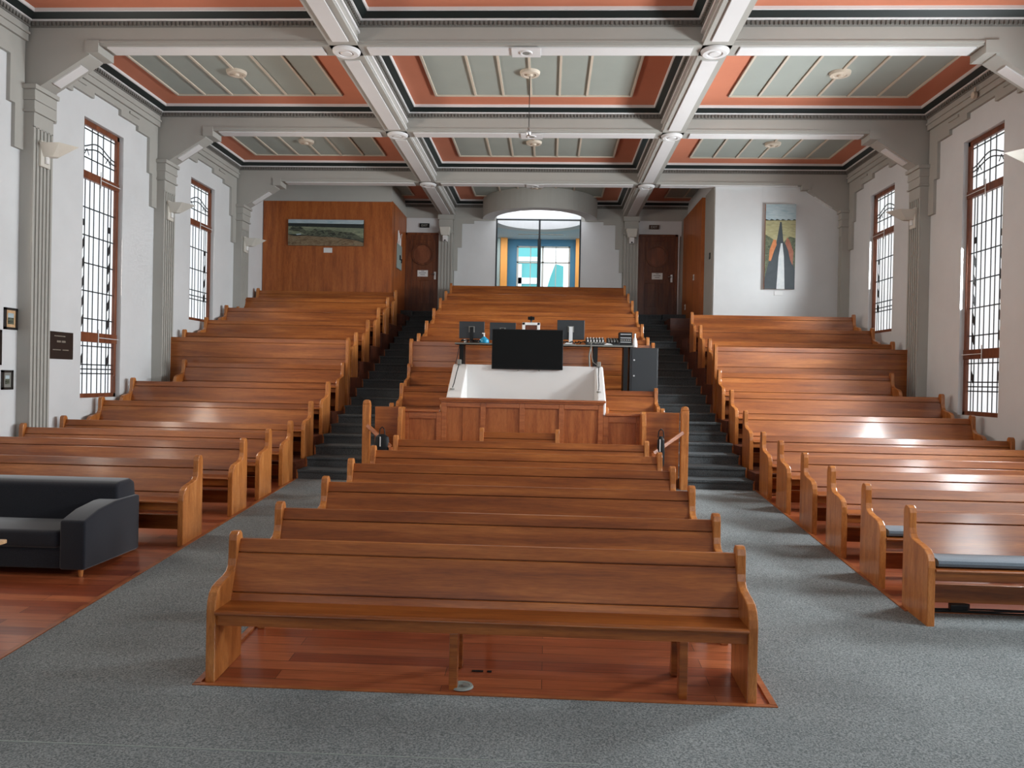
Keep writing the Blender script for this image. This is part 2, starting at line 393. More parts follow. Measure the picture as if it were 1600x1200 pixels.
# ------------------------------------------------------------------ ceiling
cl = MB(); cl.box(XL-.3, XR+.3, YREAR-.3, 20.6, 4.95, 5.1)
ceil = structure(cl.build('ceiling', 'white', origin=(0, 0, 4.95)))
for y in BY:                                                  # beams across the room, with haunches at the walls
    for s, xw in ((1, XL), (-1, XR)):
        pass
    b = MB()
    b.box(XL, XR, y-.16, y+.16, ZS, 4.96, 'trim')
    for s, xw in ((1, XL), (-1, XR)):
        e = xw+s*1.0
        b.prism([(xw, ZS), (xw, 3.78), (xw+s*.24, 3.80), (xw+s*.90, 4.22), (xw+s*.90, ZS)], y-.16, y+.16, 'y', 'trim')
        # light inset on the slope and the small block where slope meets soffit
        d = Vector((.66, 0, .42)).normalized()
        p0 = Vector((xw+s*.36, y, 3.868)); p1 = Vector((xw+s*.74, y, 4.110))
        b.bar(p0, p1, .025, .17, 'trim_light', axis=(0, 1, 0))
        b.box(xw+s*.86, xw+s*1.04, y-.185, y+.185, 4.24, 4.40, 'trim')
    for x0, x1 in ((XL+1.12, BX[0]-.30), (BX[0]+.30, BX[1]-.30), (BX[1]+.30, XR-1.12)):
        b.box(x0, x1, y-.115, y+.115, ZS-.016, ZS+.01, 'trim_light')
    b.box(XL+1.0, XR-1.0, y-.175, y+.175, ZS+.03, ZS+.055, 'trim')
    b.build('cross_beam', None, ceil)
for x in BX:                                                  # beams along the room
    b = MB(); b.box(x-.19, x+.19, YREAR, YB, ZS, 4.96, 'trim')
    for y0, y1 in zip([YREAR]+BY, BY+[YB]):
        if y1-y0 > .8: b.box(x-.105, x+.105, y0+.30, y1-.30, ZS-.016, ZS+.01, 'trim_light')
    for s in (1, -1):
        b.box(x+s*.15, x+s*.205, YREAR, YB, ZS+.035, ZS+.06, 'trim_light')
        b.box(x+s*.15, x+s*.215, YREAR, YB, ZS+.15, ZS+.19, 'trim_light')
    b.build('long_beam', None, ceil)
ro = MB()
for x in BX:
    for y in BY:
        ro.lathe([(0, -.045), (.07, -.045), (.075, -.035), (.10, -.03), (.105, -.045), (.155, -.045), (.18, -.025), (.185, 0)], (x, y, ZS-.005), 36)
ro.build('roundel', 'trim_light', ceil, smooth=True)
xs = [(XL+.09, BX[0]-.19), (BX[0]+.19, BX[1]-.19), (BX[1]+.19, XR-.09)]
ys = [(a+.16, b-.16) for a, b in zip(BY[:-1], BY[1:])] + [(BY[-1]+.16, YB)] + [(YREAR, BY[0]-.16)]
def ring(mb, r0, z0, r1, z1, m):
    q = lambda r, z: [(r[0], r[2], z), (r[1], r[2], z), (r[1], r[3], z), (r[0], r[3], z)]
    mb.add(q(r0, z0)+q(r1, z1), [(i, (i+1) % 4, 4+(i+1) % 4, 4+i) for i in range(4)], m)
def inset(r, d): return (r[0]+d, r[1]-d, r[2]+d, r[3]-d)
co = MB(); bt = MB(); de = MB(); pn = MB(); rose_at = []
for ci, (x0, x1) in enumerate(xs):
    for (y0, y1) in ys:
        r = (x0, x1, y0, y1)
        ring(co, inset(r, 0), 4.575, inset(r, .012), 4.575, 'band_dark')
        ring(co, inset(r, .012), 4.575, inset(r, .042), 4.645, 'band_dark')
        ring(co, inset(r, .042), 4.645, inset(r, .062), 4.650, 'trim_light'); ring(co, inset(r, .062), 4.650, inset(r, .066), 4.662, 'trim_light')
        ring(co, inset(r, .066), 4.662, inset(r, .155), 4.722, 'band_black')
        ring(co, inset(r, .155), 4.716, inset(r, .172), 4.720, 'trim_light'); ring(co, inset(r, .172), 4.720, inset(r, .175), 4.76, 'trim_light')
        ri = inset(r, .16)
        pn.box(ri[0], ri[1], ri[2], ri[3], ZC, ZC+.02, 'coral')
        # dentils on the dark band
        for fx in (0, 1):
            yy = y0+.05
            while yy < y1-.05:
                xx = x0+.008 if fx == 0 else x1-.008; s = 1 if fx == 0 else -1
                de.box(xx, xx+s*.040, yy, yy+.030, 4.590, 4.640); yy += .058
        for fy in (0, 1):
            xx = x0+.05
            while xx < x1-.05:
                yy = y0+.008 if fy == 0 else y1-.008; s = 1 if fy == 0 else -1
                de.box(xx, xx+.030, yy, yy+s*.040, 4.590, 4.640); xx += .058
        # sage field in a cream frame with battens
        fx0 = (x0+.61, x0+.61, x0+.62)[ci]; fx1 = (x1-.62, x1-.61, x1-.61)[ci]; yc = (y0+y1)/2; hy = (y1-y0)/2-.62
        pn.box(fx0, fx1, yc-hy, yc+hy, ZC-.006, ZC+.01, 'sage')
        w = .035
        for a in (yc-hy, yc+hy): bt.box(fx0-w/2, fx1+w/2, a-w/2, a+w/2, ZC-.028, ZC)
        for a in (fx0, fx1): bt.box(a-w/2, a+w/2, yc-hy, yc+hy, ZC-.028, ZC)
        us = [k/6 for k in range(1, 6)] if ci != 1 else [.205, .348, .49, .635, .775]
        for u in us: bt.box(fx0+u*(fx1-fx0)-w/2, fx0+u*(fx1-fx0)+w/2, yc-hy, yc+hy, ZC-.026, ZC)
        um = us[2]; rose_at.append((fx0+um*(fx1-fx0), yc))
co.build('coffer_cornice', None, ceil); pn.build('coffer_field', None, ceil)
bt.build('ceiling_batten', 'cream', ceil); tag(de.build('dentil_moulding', 'band_dark', ceil), kind='stuff')
rs = MB()
for x, y in rose_at: rs.lathe([(0, -.075), (.035, -.075), (.045, -.045), (.09, -.045), (.10, -.055), (.145, -.05), (.155, -.028), (.16, 0)], (x, y, ZC-.0), 28)
rs.build('ceiling_rose', 'cream', ceil, smooth=True)

# ------------------------------------------------------------------ back of the hall
# veneered room on the sofa side (front face y 18.64, return face x -3.88)
wb = MB(); wb.box(XL, -3.90, 18.66, 20.9, -1.5, 4.96); structure(wb.build('wall_back_left', 'trim'))
vn = MB(); vn.box(XL+.02, -3.88, 18.64, 18.66, -1.5, 4.28); vn.box(-3.90, -3.88, 18.66, 20.5, -1.5, 4.30)
vn = structure(vn.build('wall_veneer_left', 'veneer'))
g = MB(); g.box(-3.882, -3.876, 18.86, 18.872, .9, 4.27); g.build('veneer_joint', 'brown', vn)
# white wall with the road painting (face y 17.05) and its return
wb = MB(); wb.box(3.60, XR, 17.10, 20.9, -1.5, 4.96); structure(wb.build('wall_back_right', 'white'))
wg = MB(); wg.box(3.58, 3.60, 17.12, 18.08, -1.5, 4.36); structure(wg.build('wall_return_right', 'trim'))
vn = MB(); vn.box(3.50, 3.60, 18.08, 20.5, -1.5, 4.32); structure(vn.build('wall_veneer_right', 'veneer'))
# centre back wall with window opening x -1.46..0.80, z 2.45..4.30
wb = MB()
WX0, WX1, WZ0, WZ1 = -1.46, .80, 2.46, 4.285
wb.box(-3.90, WX0, YB, YB+.25, -1.5, 4.96); wb.box(WX1, 3.60, YB, YB+.25, -1.5, 4.96)
wb.box(WX0, WX1, YB, YB+.25, -1.5, WZ0)
wback = structure(wb.build('wall_back', 'trim'))
def wp(mb, pts, y0, y1, m=None): mb.prism(pts, y0, y1, 'y', m)
pw = MB()
for s in (1, -1):
    # white field with stepped outline; mirrored about the room's axis
    X = lambda d: XC + s*d
    pts = [(X(1.135), 2.0), (X(1.135), 4.22), (X(1.72), 4.22), (X(1.72), 4.14), (X(2.04), 4.14), (X(2.04), 3.50), (X(2.15), 3.50), (X(2.15), 2.88), (X(2.24), 2.88), (X(2.24), 2.0)]
    wp(pw, pts, YB-.012, YB-.001)
pw.build('white_field', 'white', wback)
sb = MB()
for s in (1, -1):
    X = lambda d: XC + s*d
    sb.box(X(1.72), X(2.27), YB-.05, YB, 4.14, 4.30); sb.box(X(2.04), X(2.27), YB-.05, YB, 3.50, 4.14); sb.box(X(2.15), X(2.27), YB-.05, YB, 2.88, 3.5); sb.box(X(1.3), X(1.72), YB-.05, YB, 4.22, 4.3)
sb.build('stepped_moulding', 'trim', wback)
for x in BX:                                                    # fluted piers either side of the centre wall
    p = MB(); hw = .185; yf = YB-.16; xx = x + (-.02 if x < 0 else .03)
    p.box(xx-hw, xx+hw, yf+.02, YB, 1.2, 3.9)
    rib = 2*hw/9
    for k in range(5): p.box(xx-hw+2*k*rib, xx-hw+(2*k+1)*rib, yf, yf+.021, 1.2, 3.86)
    for z0, z1, gg in ((3.86, 3.90, .02), (3.90, 4.22, .0), (4.22, 4.34, .03)): p.box(xx-hw-gg, xx+hw+gg, yf-gg, YB, z0, z1)
    p.build('pilaster', 'trim', wback)
lp = MB()
lp.box(-3.87, -2.98, YB-.02, YB, 3.86, 4.28); lp.box(2.31, 3.45, YB-.02, YB, 3.86, 4.26)
lp.build('lintel_panel', 'white', wback)
def door(n, x0, x1, z0, z1, hside):
    t = structure(empty('door_%d' % n, ((x0+x1)/2, YB, z0)))
    y = YB
    f = MB(); f.box(x0-.05, x0+.02, y-.07, y, z0, z1+.05); f.box(x1-.02, x1+.05, y-.07, y, z0, z1+.05); f.box(x0-.05, x1+.05, y-.07, y, z1-.01, z1+.05); f.build('door_frame', 'door_wood', t, bevel=.005)
    d = MB(); d.box(x0+.02, x1-.02, y-.04, y-.005, z0, z1); w = x1-x0
    for a, b in ((.0, .17), (.83, 1)): d.box(x0+.02+a*(w-.04), x0+.02+b*(w-.04), y-.055, y-.04, z0, z1)
    for a, b in ((0, .10), (.40, .54), (.93, 1)): d.box(x0+.02+.17*(w-.04), x0+.02+.83*(w-.04), y-.054, y-.039, z0+a*(z1-z0), z0+b*(z1-z0))
    d.box((x0+x1)/2-.05, (x0+x1)/2+.05, y-.053, y-.039, z0+.10*(z1-z0), z0+.40*(z1-z0))
    d.build('door_leaf', 'door_wood', t, bevel=.004)
    r = MB(); cx, cz, n_ = (x0+x1)/2, z0+.745*(z1-z0), 40
    for k in range(n_):
        a0, a1 = 2*pi*k/n_, 2*pi*(k+1)/n_
        r.bar((cx+.27*cos(a0), y-.058, cz+.27*sin(a0)), (cx+.27*cos(a1), y-.058, cz+.27*sin(a1)), .05, .035, axis=(0, 1, 0))
    r.build('round_moulding', 'door_wood', t)
    pl = MB(); vs = [(cx+.25*cos(2*pi*k/32), y-.048, cz+.25*sin(2*pi*k/32)) for k in range(32)]; pl.add(vs, [tuple(range(32))]); pl.build('round_panel', 'win_wood', t)
    h = MB(); hx = x1-.10
    h.box(hx-.025, hx+.025, y-.07, y-.055, z0+.86, z0+1.06); h.tube((hx, y-.075, z0+1.0), (hx, y-.10, z0+1.0), .012); h.tube((hx, y-.10, z0+1.0), (hx-.09, y-.10, z0+.995), .011)
    h.build('door_handle', 'steel', t)
    s = MB(); s.box(cx-.13, cx+.15, y-.062, y-.056, z0+.93, z0+1.10, 'paper')
    for k, (a, b) in enumerate(((-.03, .05), (-.09, .10), (-.05, .07))): s.box(cx+a, cx+b, y-.064, y-.061, z0+1.07-.048*k, z0+1.085-.048*k, 'ink')
    o = s.build('door_notice', None, t); o['label'] = 'white paper notice taped to the door'
    return t
door(1, -3.86, -2.97, 1.775, 3.83, 1); door(2, 2.33, 3.30, 1.785, 3.85, 1)
dj = MB(); dj.box(3.36, 3.39, YB-.06, YB, 1.7, 3.86); structure(dj.build('trim_1', 'trim_light'))
for x, z, m, lab in ((-3.38, 4.02, 'black', 'small dark exit sign above the door beside the orange wall'), (2.72, 4.04, 'brown', 'small brown exit sign above the door beside the veneer return')):
    e = empty('exit_sign', (x, YB-.05, z), lab, 'sign', 'exit signs over the two doors')
    s = MB(); s.box(x-.13, x+.13, YB-.06, YB-.02, z, z+.11); s.build('housing', m, e)
    tcu = bpy.data.curves.new('lettering', 'FONT'); tcu.body = 'EXIT'; tcu.size = .085; tcu.align_x = 'CENTER'; tcu.extrude = .001; tcu.materials.append(M['trim'])
    to = bpy.data.objects.new('lettering', tcu); C.objects.link(to); to.parent = e; to.location = (0, -.012, .025); to.rotation_euler = (pi/2, 0, 0)
    bpy.context.view_layer.update(); me_ = bpy.data.meshes.new_from_object(to.evaluated_get(bpy.context.evaluated_depsgraph_get())); bpy.data.objects.remove(to)
    to = bpy.data.objects.new('lettering', me_); C.objects.link(to); to.parent = e; to.location = (0, -.012, .025); to.rotation_euler = (pi/2, 0, 0)

# window to the lobby
t = structure(empty('window_%d' % n, ((WX0+WX1)/2, YB, WZ0))); n += 1
f = MB()
f.box(WX0, WX0+.035, YB-.01, YB+.06, WZ0, WZ1); f.box(WX1-.035, WX1, YB-.01, YB+.06, WZ0, WZ1)
f.box(WX0, WX1, YB-.01, YB+.06, WZ1-.03, WZ1); f.box(WX0, WX1, YB-.01, YB+.06, WZ0, WZ0+.03)
f.box(-.325, -.275, YB-.01, YB+.06, 3.75, WZ1); f.box(-.345, -.255, YB-.01, YB+.06, WZ0, 3.75)
f.build('window_frame', 'black_metal', t)
gl = mat('clear glass', (1, 1, 1), .02); gl.node_tree.nodes['Principled BSDF'].inputs['Transmission Weight'].default_value = 1; gl.node_tree.nodes['Principled BSDF'].inputs['IOR'].default_value = 1.03
M['glass'] = gl
p = MB(); p.add([(WX0, YB+.03, WZ0), (WX1, YB+.03, WZ0), (WX1, YB+.03, WZ1), (WX0, YB+.03, WZ1)], [(0, 1, 2, 3)]); p.build('pane', 'glass', t)
# round drum that passes through the wall above the window (one half over the hall, one half over the lobby)
dr = MB(); cx, R0, R1 = -.30, 1.52, 1.20; N_ = 64
zb_, zt_ = 4.255, 4.76
def arc(k): a = pi + 2*pi*k/N_; return cos(a), sin(a)
for k in range(N_):
    (c0, s0), (c1, s1) = arc(k), arc(k+1); P_ = lambda R, c, s, z: (cx+R*c, YB+R*s, z)
    dr.add([P_(R0,c0,s0,zb_), P_(R0,c1,s1,zb_), P_(R0,c1,s1,zt_), P_(R0,c0,s0,zt_)], [(0,1,2,3)], 'trim')
    dr.add([P_(R1,c0,s0,zb_), P_(R1,c1,s1,zb_), P_(R1,c1,s1,zt_), P_(R1,c0,s0,zt_)], [(0,1,2,3)], 'white')
    dr.add([P_(R0,c0,s0,zb_), P_(R0,c1,s1,zb_), P_(R1,c1,s1,zb_), P_(R1,c0,s0,zb_)], [(0,1,2,3)], 'trim_light')
drum = dr.build('ceiling_drum', None, ceil, smooth=True)
sk = MB(); sk.add([(cx+1.2*cos(2*pi*k/48), YB+1.2*sin(2*pi*k/48), 4.70) for k in range(48)], [tuple(range(48))]); sk.build('skylight_diffuser', 'skylight', ceil)
# lobby behind the glass
lb = MB(); Y1 = 23.3
LX0, LX1 = -3.2, 2.6
lb.box(LX0-.1, LX0, YB+.25, Y1, 1.5, 4.3, 'pale_blue'); lb.box(LX1, LX1+.1, YB+.25, Y1, 1.5, 4.3, 'pale_blue')
lb.box(LX0, LX1, YB+.25, Y1, 1.4, 1.5, 'trim')
OX0, OX1, OZ0, OZ1 = -1.02, .60, 2.30, 4.06
lb.box(LX0, OX0, Y1, Y1+.2, 1.5, 4.3, 'blue_wall'); lb.box(OX1, LX1, Y1, Y1+.2, 1.5, 4.3, 'blue_wall'); lb.box(OX0, OX1, Y1, Y1+.2, OZ1, 4.3, 'blue_wall'); lb.box(OX0, OX1, Y1, Y1+.2, 1.5, OZ0, 'blue_wall')
structure(lb.build('wall_lobby', None))
# lobby ceiling with the round hole
lc = MB(); zc = 4.27
for k in range(32):
    a0, a1 = pi*k/32, pi*(k+1)/32
    p0, p1 = (cx+R1*cos(a0), YB+R1*sin(a0)), (cx+R1*cos(a1), YB+R1*sin(a1))
    lc.add([(p0[0], p0[1], zc), (p1[0], p1[1], zc), (p1[0], Y1, zc), (p0[0], Y1, zc)], [(0,1,2,3)])
lc.add([(LX0, YB+.25, zc), (cx-R1, YB+.25, zc), (cx-R1, Y1, zc), (LX0, Y1, zc)], [(0,1,2,3)]); lc.add([(cx+R1, YB+.25, zc), (LX1, YB+.25, zc), (LX1, Y1, zc), (cx+R1, Y1, zc)], [(0,1,2,3)])
day_or_fill('lobby_fill_lamp', (cx, 22.2, 4.2), (0, 0.25, -1), 3.5, 1.2, 55, (.95, .98, 1), radians(170))  # unseen lamp added under the ceiling to brighten the lobby
lco = structure(lc.build('ceiling_lobby', 'pale_blue'))
v = MB(); v.box(-.95, .38, 22.45, 22.52, zc-.012, zc-.001); v.build('slot_vent', 'band_dark', lco)
for x, lab in ((-1.40, 'orange square column in the lobby near the grey column'), (.86, 'orange square column in the lobby at the far side of its window')):
    c = MB(); c.box(x-.10, x+.10, Y1-.25, Y1-.05, 1.5, zc-.002); tag(c.build('lobby_column', 'orange'), lab, 'column', 'orange columns in the lobby')
c = MB(); c.box(-1.60, -1.515, Y1-.22, Y1-.02, 1.5, zc-.002); tag(c.build('lobby_column', 'grey_green'), 'grey green narrow column in the lobby beside an orange one', 'column')
t = structure(empty('window_%d' % n, ((OX0+OX1)/2, Y1, OZ0))); n += 1
f = MB()
for a, b in ((OX0, OX0+.05), (OX1-.05, OX1), (-.26, -.20)): f.box(a, b, Y1-.02, Y1+.05, OZ0, OZ1)
for a, b in ((OZ0, OZ0+.05), (OZ1-.04, OZ1), (3.55, 3.59), (2.62, 2.68)): f.box(OX0, OX1, Y1-.02, Y1+.05, a, b)
for x in (-.60, .17): f.box(x-.012, x+.012, Y1-.02, Y1+.04, OZ0, OZ1)
f.build('window_frame', 'trim', t)
bl = empty('building', (-2.5, 31, -2.3), 'teal clad building seen through the lobby window', 'building')
q = MB(); q.box(-7, -.42, 31, 36, -2.3, 8); q.build('body', 'teal', bl)
q = MB(); q.box(-7.05, -.40, 30.9, 31, 4.82, 5.0); q.box(-7.05, -.40, 30.9, 31, 3.9, 4.15); q.box(-1.35, -1.15, 30.9, 31, 3.0, 4.7); q.box(-.44, -.38, 30.9, 31, -2, 8); q.build('band', 'white_frame', bl)
q = MB(); q.prism([(-.22, -2.3), (.58, -2.3), (.58, 4.95), (.22, 5.05), (.02, 4.5), (-.15, 3.9)], 33, 35, 'y'); tag(q.build('tower', 'teal'), 'teal tapering tower seen through the lobby window beside the white sky', 'building')
gd = MB(); gd.box(-20, 20, 24, 60, -2.6, -2.3); structure(gd.build('ground', 'trim'))

# ------------------------------------------------------------------ tiers and stairs
SIDE_T = [(10.9, -1.25), (11.82, -.95), (12.72, -.61), (13.86, -.02), (14.55, .29), (15.45, .63), (16.40, .95), (17.35, 1.21)]
def tiers(name, x0, x1, rows, yend, base=-1.5):
    for (ya, z), yb in zip(rows, [r[0] for r in rows[1:]]+[yend]):
        m = MB(); m.box(x0, x1, ya, yb, base, z); m.box(x0, x1, ya-.03, ya+.0, z-.03, z)
        structure(m.build('floor_tier', 'tier_wood'))
tiers('side', XL, -3.60, SIDE_T, 18.64); tiers('side', 2.93, XR, SIDE_T[:-1], 17.10)
CT = [(12.25, -.95), (12.72, -.61), (13.86, -.02), (14.55, .29), (15.45, .63), (16.40, .95), (17.35, 1.21), (18.25, 1.51), (19.2, 1.60)]
tiers('centre', -2.49, 1.88, CT, YB)
tiers('wing', -2.49, -1.60, [(11.3, -1.25), (11.82, -.95)], 12.25); tiers('wing', .86, 1.88, [(11.3, -1.25), (11.82, -.95)], 12.25)
STEPS = [(10.92+.42*k, -1.5+.14*(k+1)) for k in range(8)] + [(14.26+.485*k, -.38+.164*(k+1)) for k in range(13)]
def stair(x0, x1, label):
    t = empty('staircase', ((x0+x1)/2, 10.92, -1.5), label, 'stairs', 'carpeted stairs up to the doors')
    for i, (y, z) in enumerate(STEPS):
        y2 = STEPS[i+1][0] if i+1 < len(STEPS) else YB-.03
        s = MB(); s.box(x0, x1, y, y2+.02, -1.5, z); s.box(x0, x1, y-.02, y+.03, z-.035, z+.002)
        s.build('step', 'stair_carpet', t, bevel=.006)
    return t
stair(-3.58, -2.50, 'dark carpeted stairs up to the door beside the orange wall')
stair(1.89, 2.91, 'dark carpeted stairs up to the door beside the veneer return')
# landings in front of the doors
for x0, x1 in ((-3.88, -3.59), (2.92, 3.50)):
    b = MB(); b.box(x0, x1, 18.66, 19.9, -1.5, 1.55); structure(b.build('floor_tier', 'tier_wood')); b = MB(); b.box(x0, x1, 19.9, YB, -1.5, 1.75); structure(b.build('floor_landing', 'stair_carpet'))
for s, xa in ((1, 2.915), (-1, -3.585)):                       # wooden edge blocks beside each step
    t = MB()
    for i, (y, z) in enumerate(STEPS[:14]): t.box(xa-.012, xa+.012, y-.012, y+.02, z-.15, z)
    structure(t.build('trim_2' if s > 0 else 'trim_3', 'rail_wood'))

# ------------------------------------------------------------------ pews
ENDP = [(0, 0), (0, .795), (-.012, .835), (-.036, .855), (-.074, .855), (-.098, .838), (-.108, .80), (-.112, .68), (-.122, .635), (-.150, .605),
        (-.21, .588), (-.30, .575), (-.36, .56), (-.40, .53), (-.422, .48), (-.43, .43), (-.43, -.031), (-.03, -.004)]
protos = {}
def make_pew(L, kind):
    """kind: floor (front pews on the raked floor, foot rail), centre (no foot rail), tier"""
    root = bpy.data.objects.new('pew', None); C.objects.link(root); root['_org'] = (0, 0, 0)
    h = L/2; drop = -.031 if kind != 'tier' else 0
    ep = [(y, z if z > 0 else (drop if y < -.2 else 0)) for y, z in ENDP[:-1]]
    for s in (-1, 1):
        e = MB(); e.prism([(y, z) for y, z in ep], s*h, s*(h-.058), 'x'); e.build('end_panel', 'pew_end', root, bevel=.007, local=True)
    a, b = -h+.056, h-.056
    def yb(z): return -.034 - (.80-z)/.38*.150
    br = MB()
    for z1, z0 in ((.800, .7215), (.7125, .4795), (.4705, .385)):
        br.prism([(yb(z0)-.012, z0), (yb(z1)-.012, z1), (yb(z1)+.020, z1), (yb(z0)+.020, z0)], a, b, 'x')
    br.prism([(yb(.39)+.010, .39), (yb(.79)+.010, .79), (yb(.79)+.016, .79), (yb(.39)+.016, .39)], a+.002, b-.002, 'x')
    br.build('backrest', 'pew', root, bevel=.004, local=True)
    st = MB(); st.prism([(-.16, .395), (-.16, .425), (-.42, .425), (-.437, .420), (-.443, .410), (-.437, .398), (-.42, .395)], a, b, 'x'); st.build('seat', 'pew', root, local=True, bevel=.003)
    ap = MB(); ap.box(a, b, -.405, -.378, .325, .394); ap.build('seat_apron', 'pew', root, local=True, bevel=.003)
    pos = [-.15, 1.27] if kind == 'front' else [0.0]
    for x in pos:
        lg = MB(); lg.prism([(-.40, drop), (-.33, drop), (-.32, .22), (-.27, .29), (-.16, .29), (-.11, .22), (-.10, 0), (-.03, 0), (-.10, .39), (-.37, .39), (-.37, .325), (-.40, .325)], x-.026, x+.026, 'x')
        lg.build('support_leg', 'pew', root, local=True, bevel=.004)
    if kind in ('floor', 'tier'):
        fr = MB(); fr.box(a, b, -.075, -.045, .07, .21); fr.box(a, b, -.10, -.045, .205, .225); fr.build('foot_rail', 'pew', root, local=True, bevel=.003)
    return root
def pew(x0, x1, y, ztop, kind, label, group, extra_h=0):
    L = round(x1-x0, 2); key = (L, kind)
    z = ztop-.855; x = (x0+x1)/2
    if key not in protos:
        r = make_pew(L, kind); protos[key] = r
        r.location = (x, y, z+H0); r['_org'] = (x, y, z)
    else: r = dup(protos[key], (x, y, z))
    return tag(r, label, 'pew', group)
ORD = ['first', 'second', 'third', 'fourth', 'fifth', 'sixth', 'seventh', 'eighth', 'ninth', 'tenth', 'eleventh', 'twelfth']
pews = {}
RX = (2.955, 6.335)
right = [(6.48, 'floor'), (7.345, 'floor'), (8.23, 'floor'), (9.08, 'floor'), (10.0, 'floor'), (10.80, 'floor'), (11.77, 'tier'), (12.67, 'tier'), (13.60, 'tier'), (14.47, 'tier'), (15.36, 'tier'), (16.30, 'tier')]
rtops = [None]*6 + [-.395, -.095, .245, .835, 1.145, 1.485]
for i, (y, k) in enumerate(right):
    zt = zf(y)+.855 if k == 'floor' else SIDE_T[i-6][1]+.855
    x1 = 5.95 if i == 8 else RX[1]
    lab = 'varnished wooden pew, %s row from the camera in the block below the road painting' % ORD[i]
    if i == 0: lab = 'varnished wooden pew with a long slate cushion, front row below the road painting'
    if i == 8: lab = 'shorter varnished pew against the partition in the block below the road painting'
    pews['r', i] = pew(RX[0], x1, y, zt, k, lab, 'pews in the block below the road painting')
left = [(7.95, 'floor'), (9.15, 'floor'), (9.98, 'floor'), (10.83, 'floor'), (11.77, 'tier'), (12.67, 'tier'), (13.60, 'tier'), (14.47, 'tier'), (15.40, 'tier'), (16.36, 'tier'), (17.28, 'tier'), (18.15, 'tier')]
for i, (y, k) in enumerate(left):
    zt = zf(y)+.855 if k == 'floor' else SIDE_T[i-4][1]+.855
    x0 = -6.57 if i == 6 else -7.0
    lab = 'varnished wooden pew, %s row behind the dark sofa below the landscape painting' % ORD[i]
    if i == 6: lab = 'shorter varnished pew against the partition in the block behind the dark sofa'
    pews['l', i] = pew(x0, -3.62, y, zt, k, lab, 'pews in the block behind the dark sofa')
cen = [(5.147, -2.11, 1.305, 'front'), (6.01, -2.113, 1.337, 'centre'), (7.03, -2.05, 1.34, 'centre'), (7.976, -2.06, 1.32, 'centre'), (8.83, -2.02, 1.31, 'centre'), (9.68, -1.93, 1.27, 'centre')]
for i, (y, a, b, k) in enumerate(cen):
    lab = 'varnished wooden pew, %s row of the middle floor block before the panelled enclosure' % ORD[i]
    if i == 0: lab = 'large varnished wooden pew nearest the camera on a timber floor strip'
    pews['c', i] = pew(a, b, y, zf(y)+.855, k, lab, 'pews in the middle floor block')
pew(-.90, .17, 10.32, -.655, 'centre', 'small short pew close against the panelled enclosure front', 'pews in the middle floor block')
up_ = [(14.47, -.02), (15.38, .29), (16.33, .63), (17.27, .95), (18.17, 1.21), (19.10, 1.51)]
for i, (y, z) in enumerate(up_):
    pew(-2.48, 1.87, y, z+.855, 'tier', 'wide varnished pew, %s row up behind the partition under the back window' % ORD[i], 'wide pews on the upper middle tiers')
pew(-2.49, 1.87, 13.60, -.61+.855, 'tier', 'wide varnished pew against the partition directly behind the audio desk', 'wide pews on the upper middle tiers')
for (x0, x1, y, z, lab) in ((-2.44, -1.58, 12.67, -.95, 'short pew on the second tier next to the tray, steps by the orange wall side'),
                            (.87, 1.79, 12.67, -.95, 'short pew directly in front of the black equipment cabinet'),
                            (-2.42, -1.58, 11.77, -1.25, 'short pew on the first tier behind the low panel, orange wall side'),
                            (.87, 1.77, 11.77, -1.25, 'short pew on the first tier behind the low panel, road painting side')):
    pew(x0, x1, y, z+.855, 'tier', lab, 'short pews beside the white tray')
# partitions that carry the change of level
def partition(x0, x1, label):
    t = empty('partition', ((x0+x1)/2, 13.78, -.61), label, 'partition', 'panelled partitions between lower and upper tiers')
    b = MB()
    for z1, z0 in ((.655, .575), (.570, .30), (.295, -.61)): b.box(x0+.05, x1-.05, 13.76, 13.80, z0, z1)
    b.box(x0+.05, x1-.05, 13.785, 13.80, -.61, .65)
    b.build('boards', 'pew', t, bevel=.004)
    for x in (x0, x1-.055):
        e = MB(); e.prism([(13.70, -.61), (13.70, .64), (13.715, .68), (13.74, .70), (13.79, .70), (13.815, .68), (13.83, .64), (13.83, -.61)], x, x+.055, 'x'); e.build('end_post', 'pew_end', t, bevel=.006)
partition(-7.0, -3.60, 'varnished wooden partition behind the shorter pew in the block behind the sofa')
partition(-2.50, 1.88, 'wide varnished wooden partition behind the audio desk')
partition(2.93, 6.35, 'varnished wooden partition behind the shorter pew below the road painting')

# ------------------------------------------------------------------ panelled enclosure
enc = empty('panelled_enclosure', (XC-.04, 11.2, -1.5), 'oak panelled enclosure front with raised middle between the two stairs', 'enclosure')
def frame_panel(x0, x1, z0, z1, y, ncol, name):
    f = MB(); st = .075
    w = (x1-x0-st)/ncol
    for k in range(ncol): f.box(x0+k*w+st, x0+(k+1)*w, y+.002, y+.04, z1-.10, z1); f.box(x0+k*w+st, x0+(k+1)*w, y+.002, y+.04, z0, z0+.10)
    for k in range(ncol+1): f.box(x0+k*w, x0+k*w+st, y, y+.04, z0, z1)
    f.build(name, 'rail_wood', enc, bevel=.006)
    p = MB(); p.box(x0+.02, x1-.02, y+.028, y+.038, z0+.02, z1-.02)
    if ncol > 2: p.box(x0+w*.5+.03, x0+w*.5+.045, y+.010, y+.034, z0+.1, z1-.1)
    p.build('panel', 'panel_wood', enc)
zb0 = -1.5
frame_panel(-1.55, .815, zb0, -.32, 11.20, 4, 'middle_frame')
frame_panel(-2.11, -1.55, zb0, -.50, 11.20, 1, 'side_frame'); frame_panel(.815, 1.37, zb0, -.50, 11.20, 1, 'side_frame')
c = MB(); c.box(-1.58, .845, 11.16, 11.32, -.32, -.285); c.box(-1.56, .825, 11.175, 11.2, -.345, -.32)
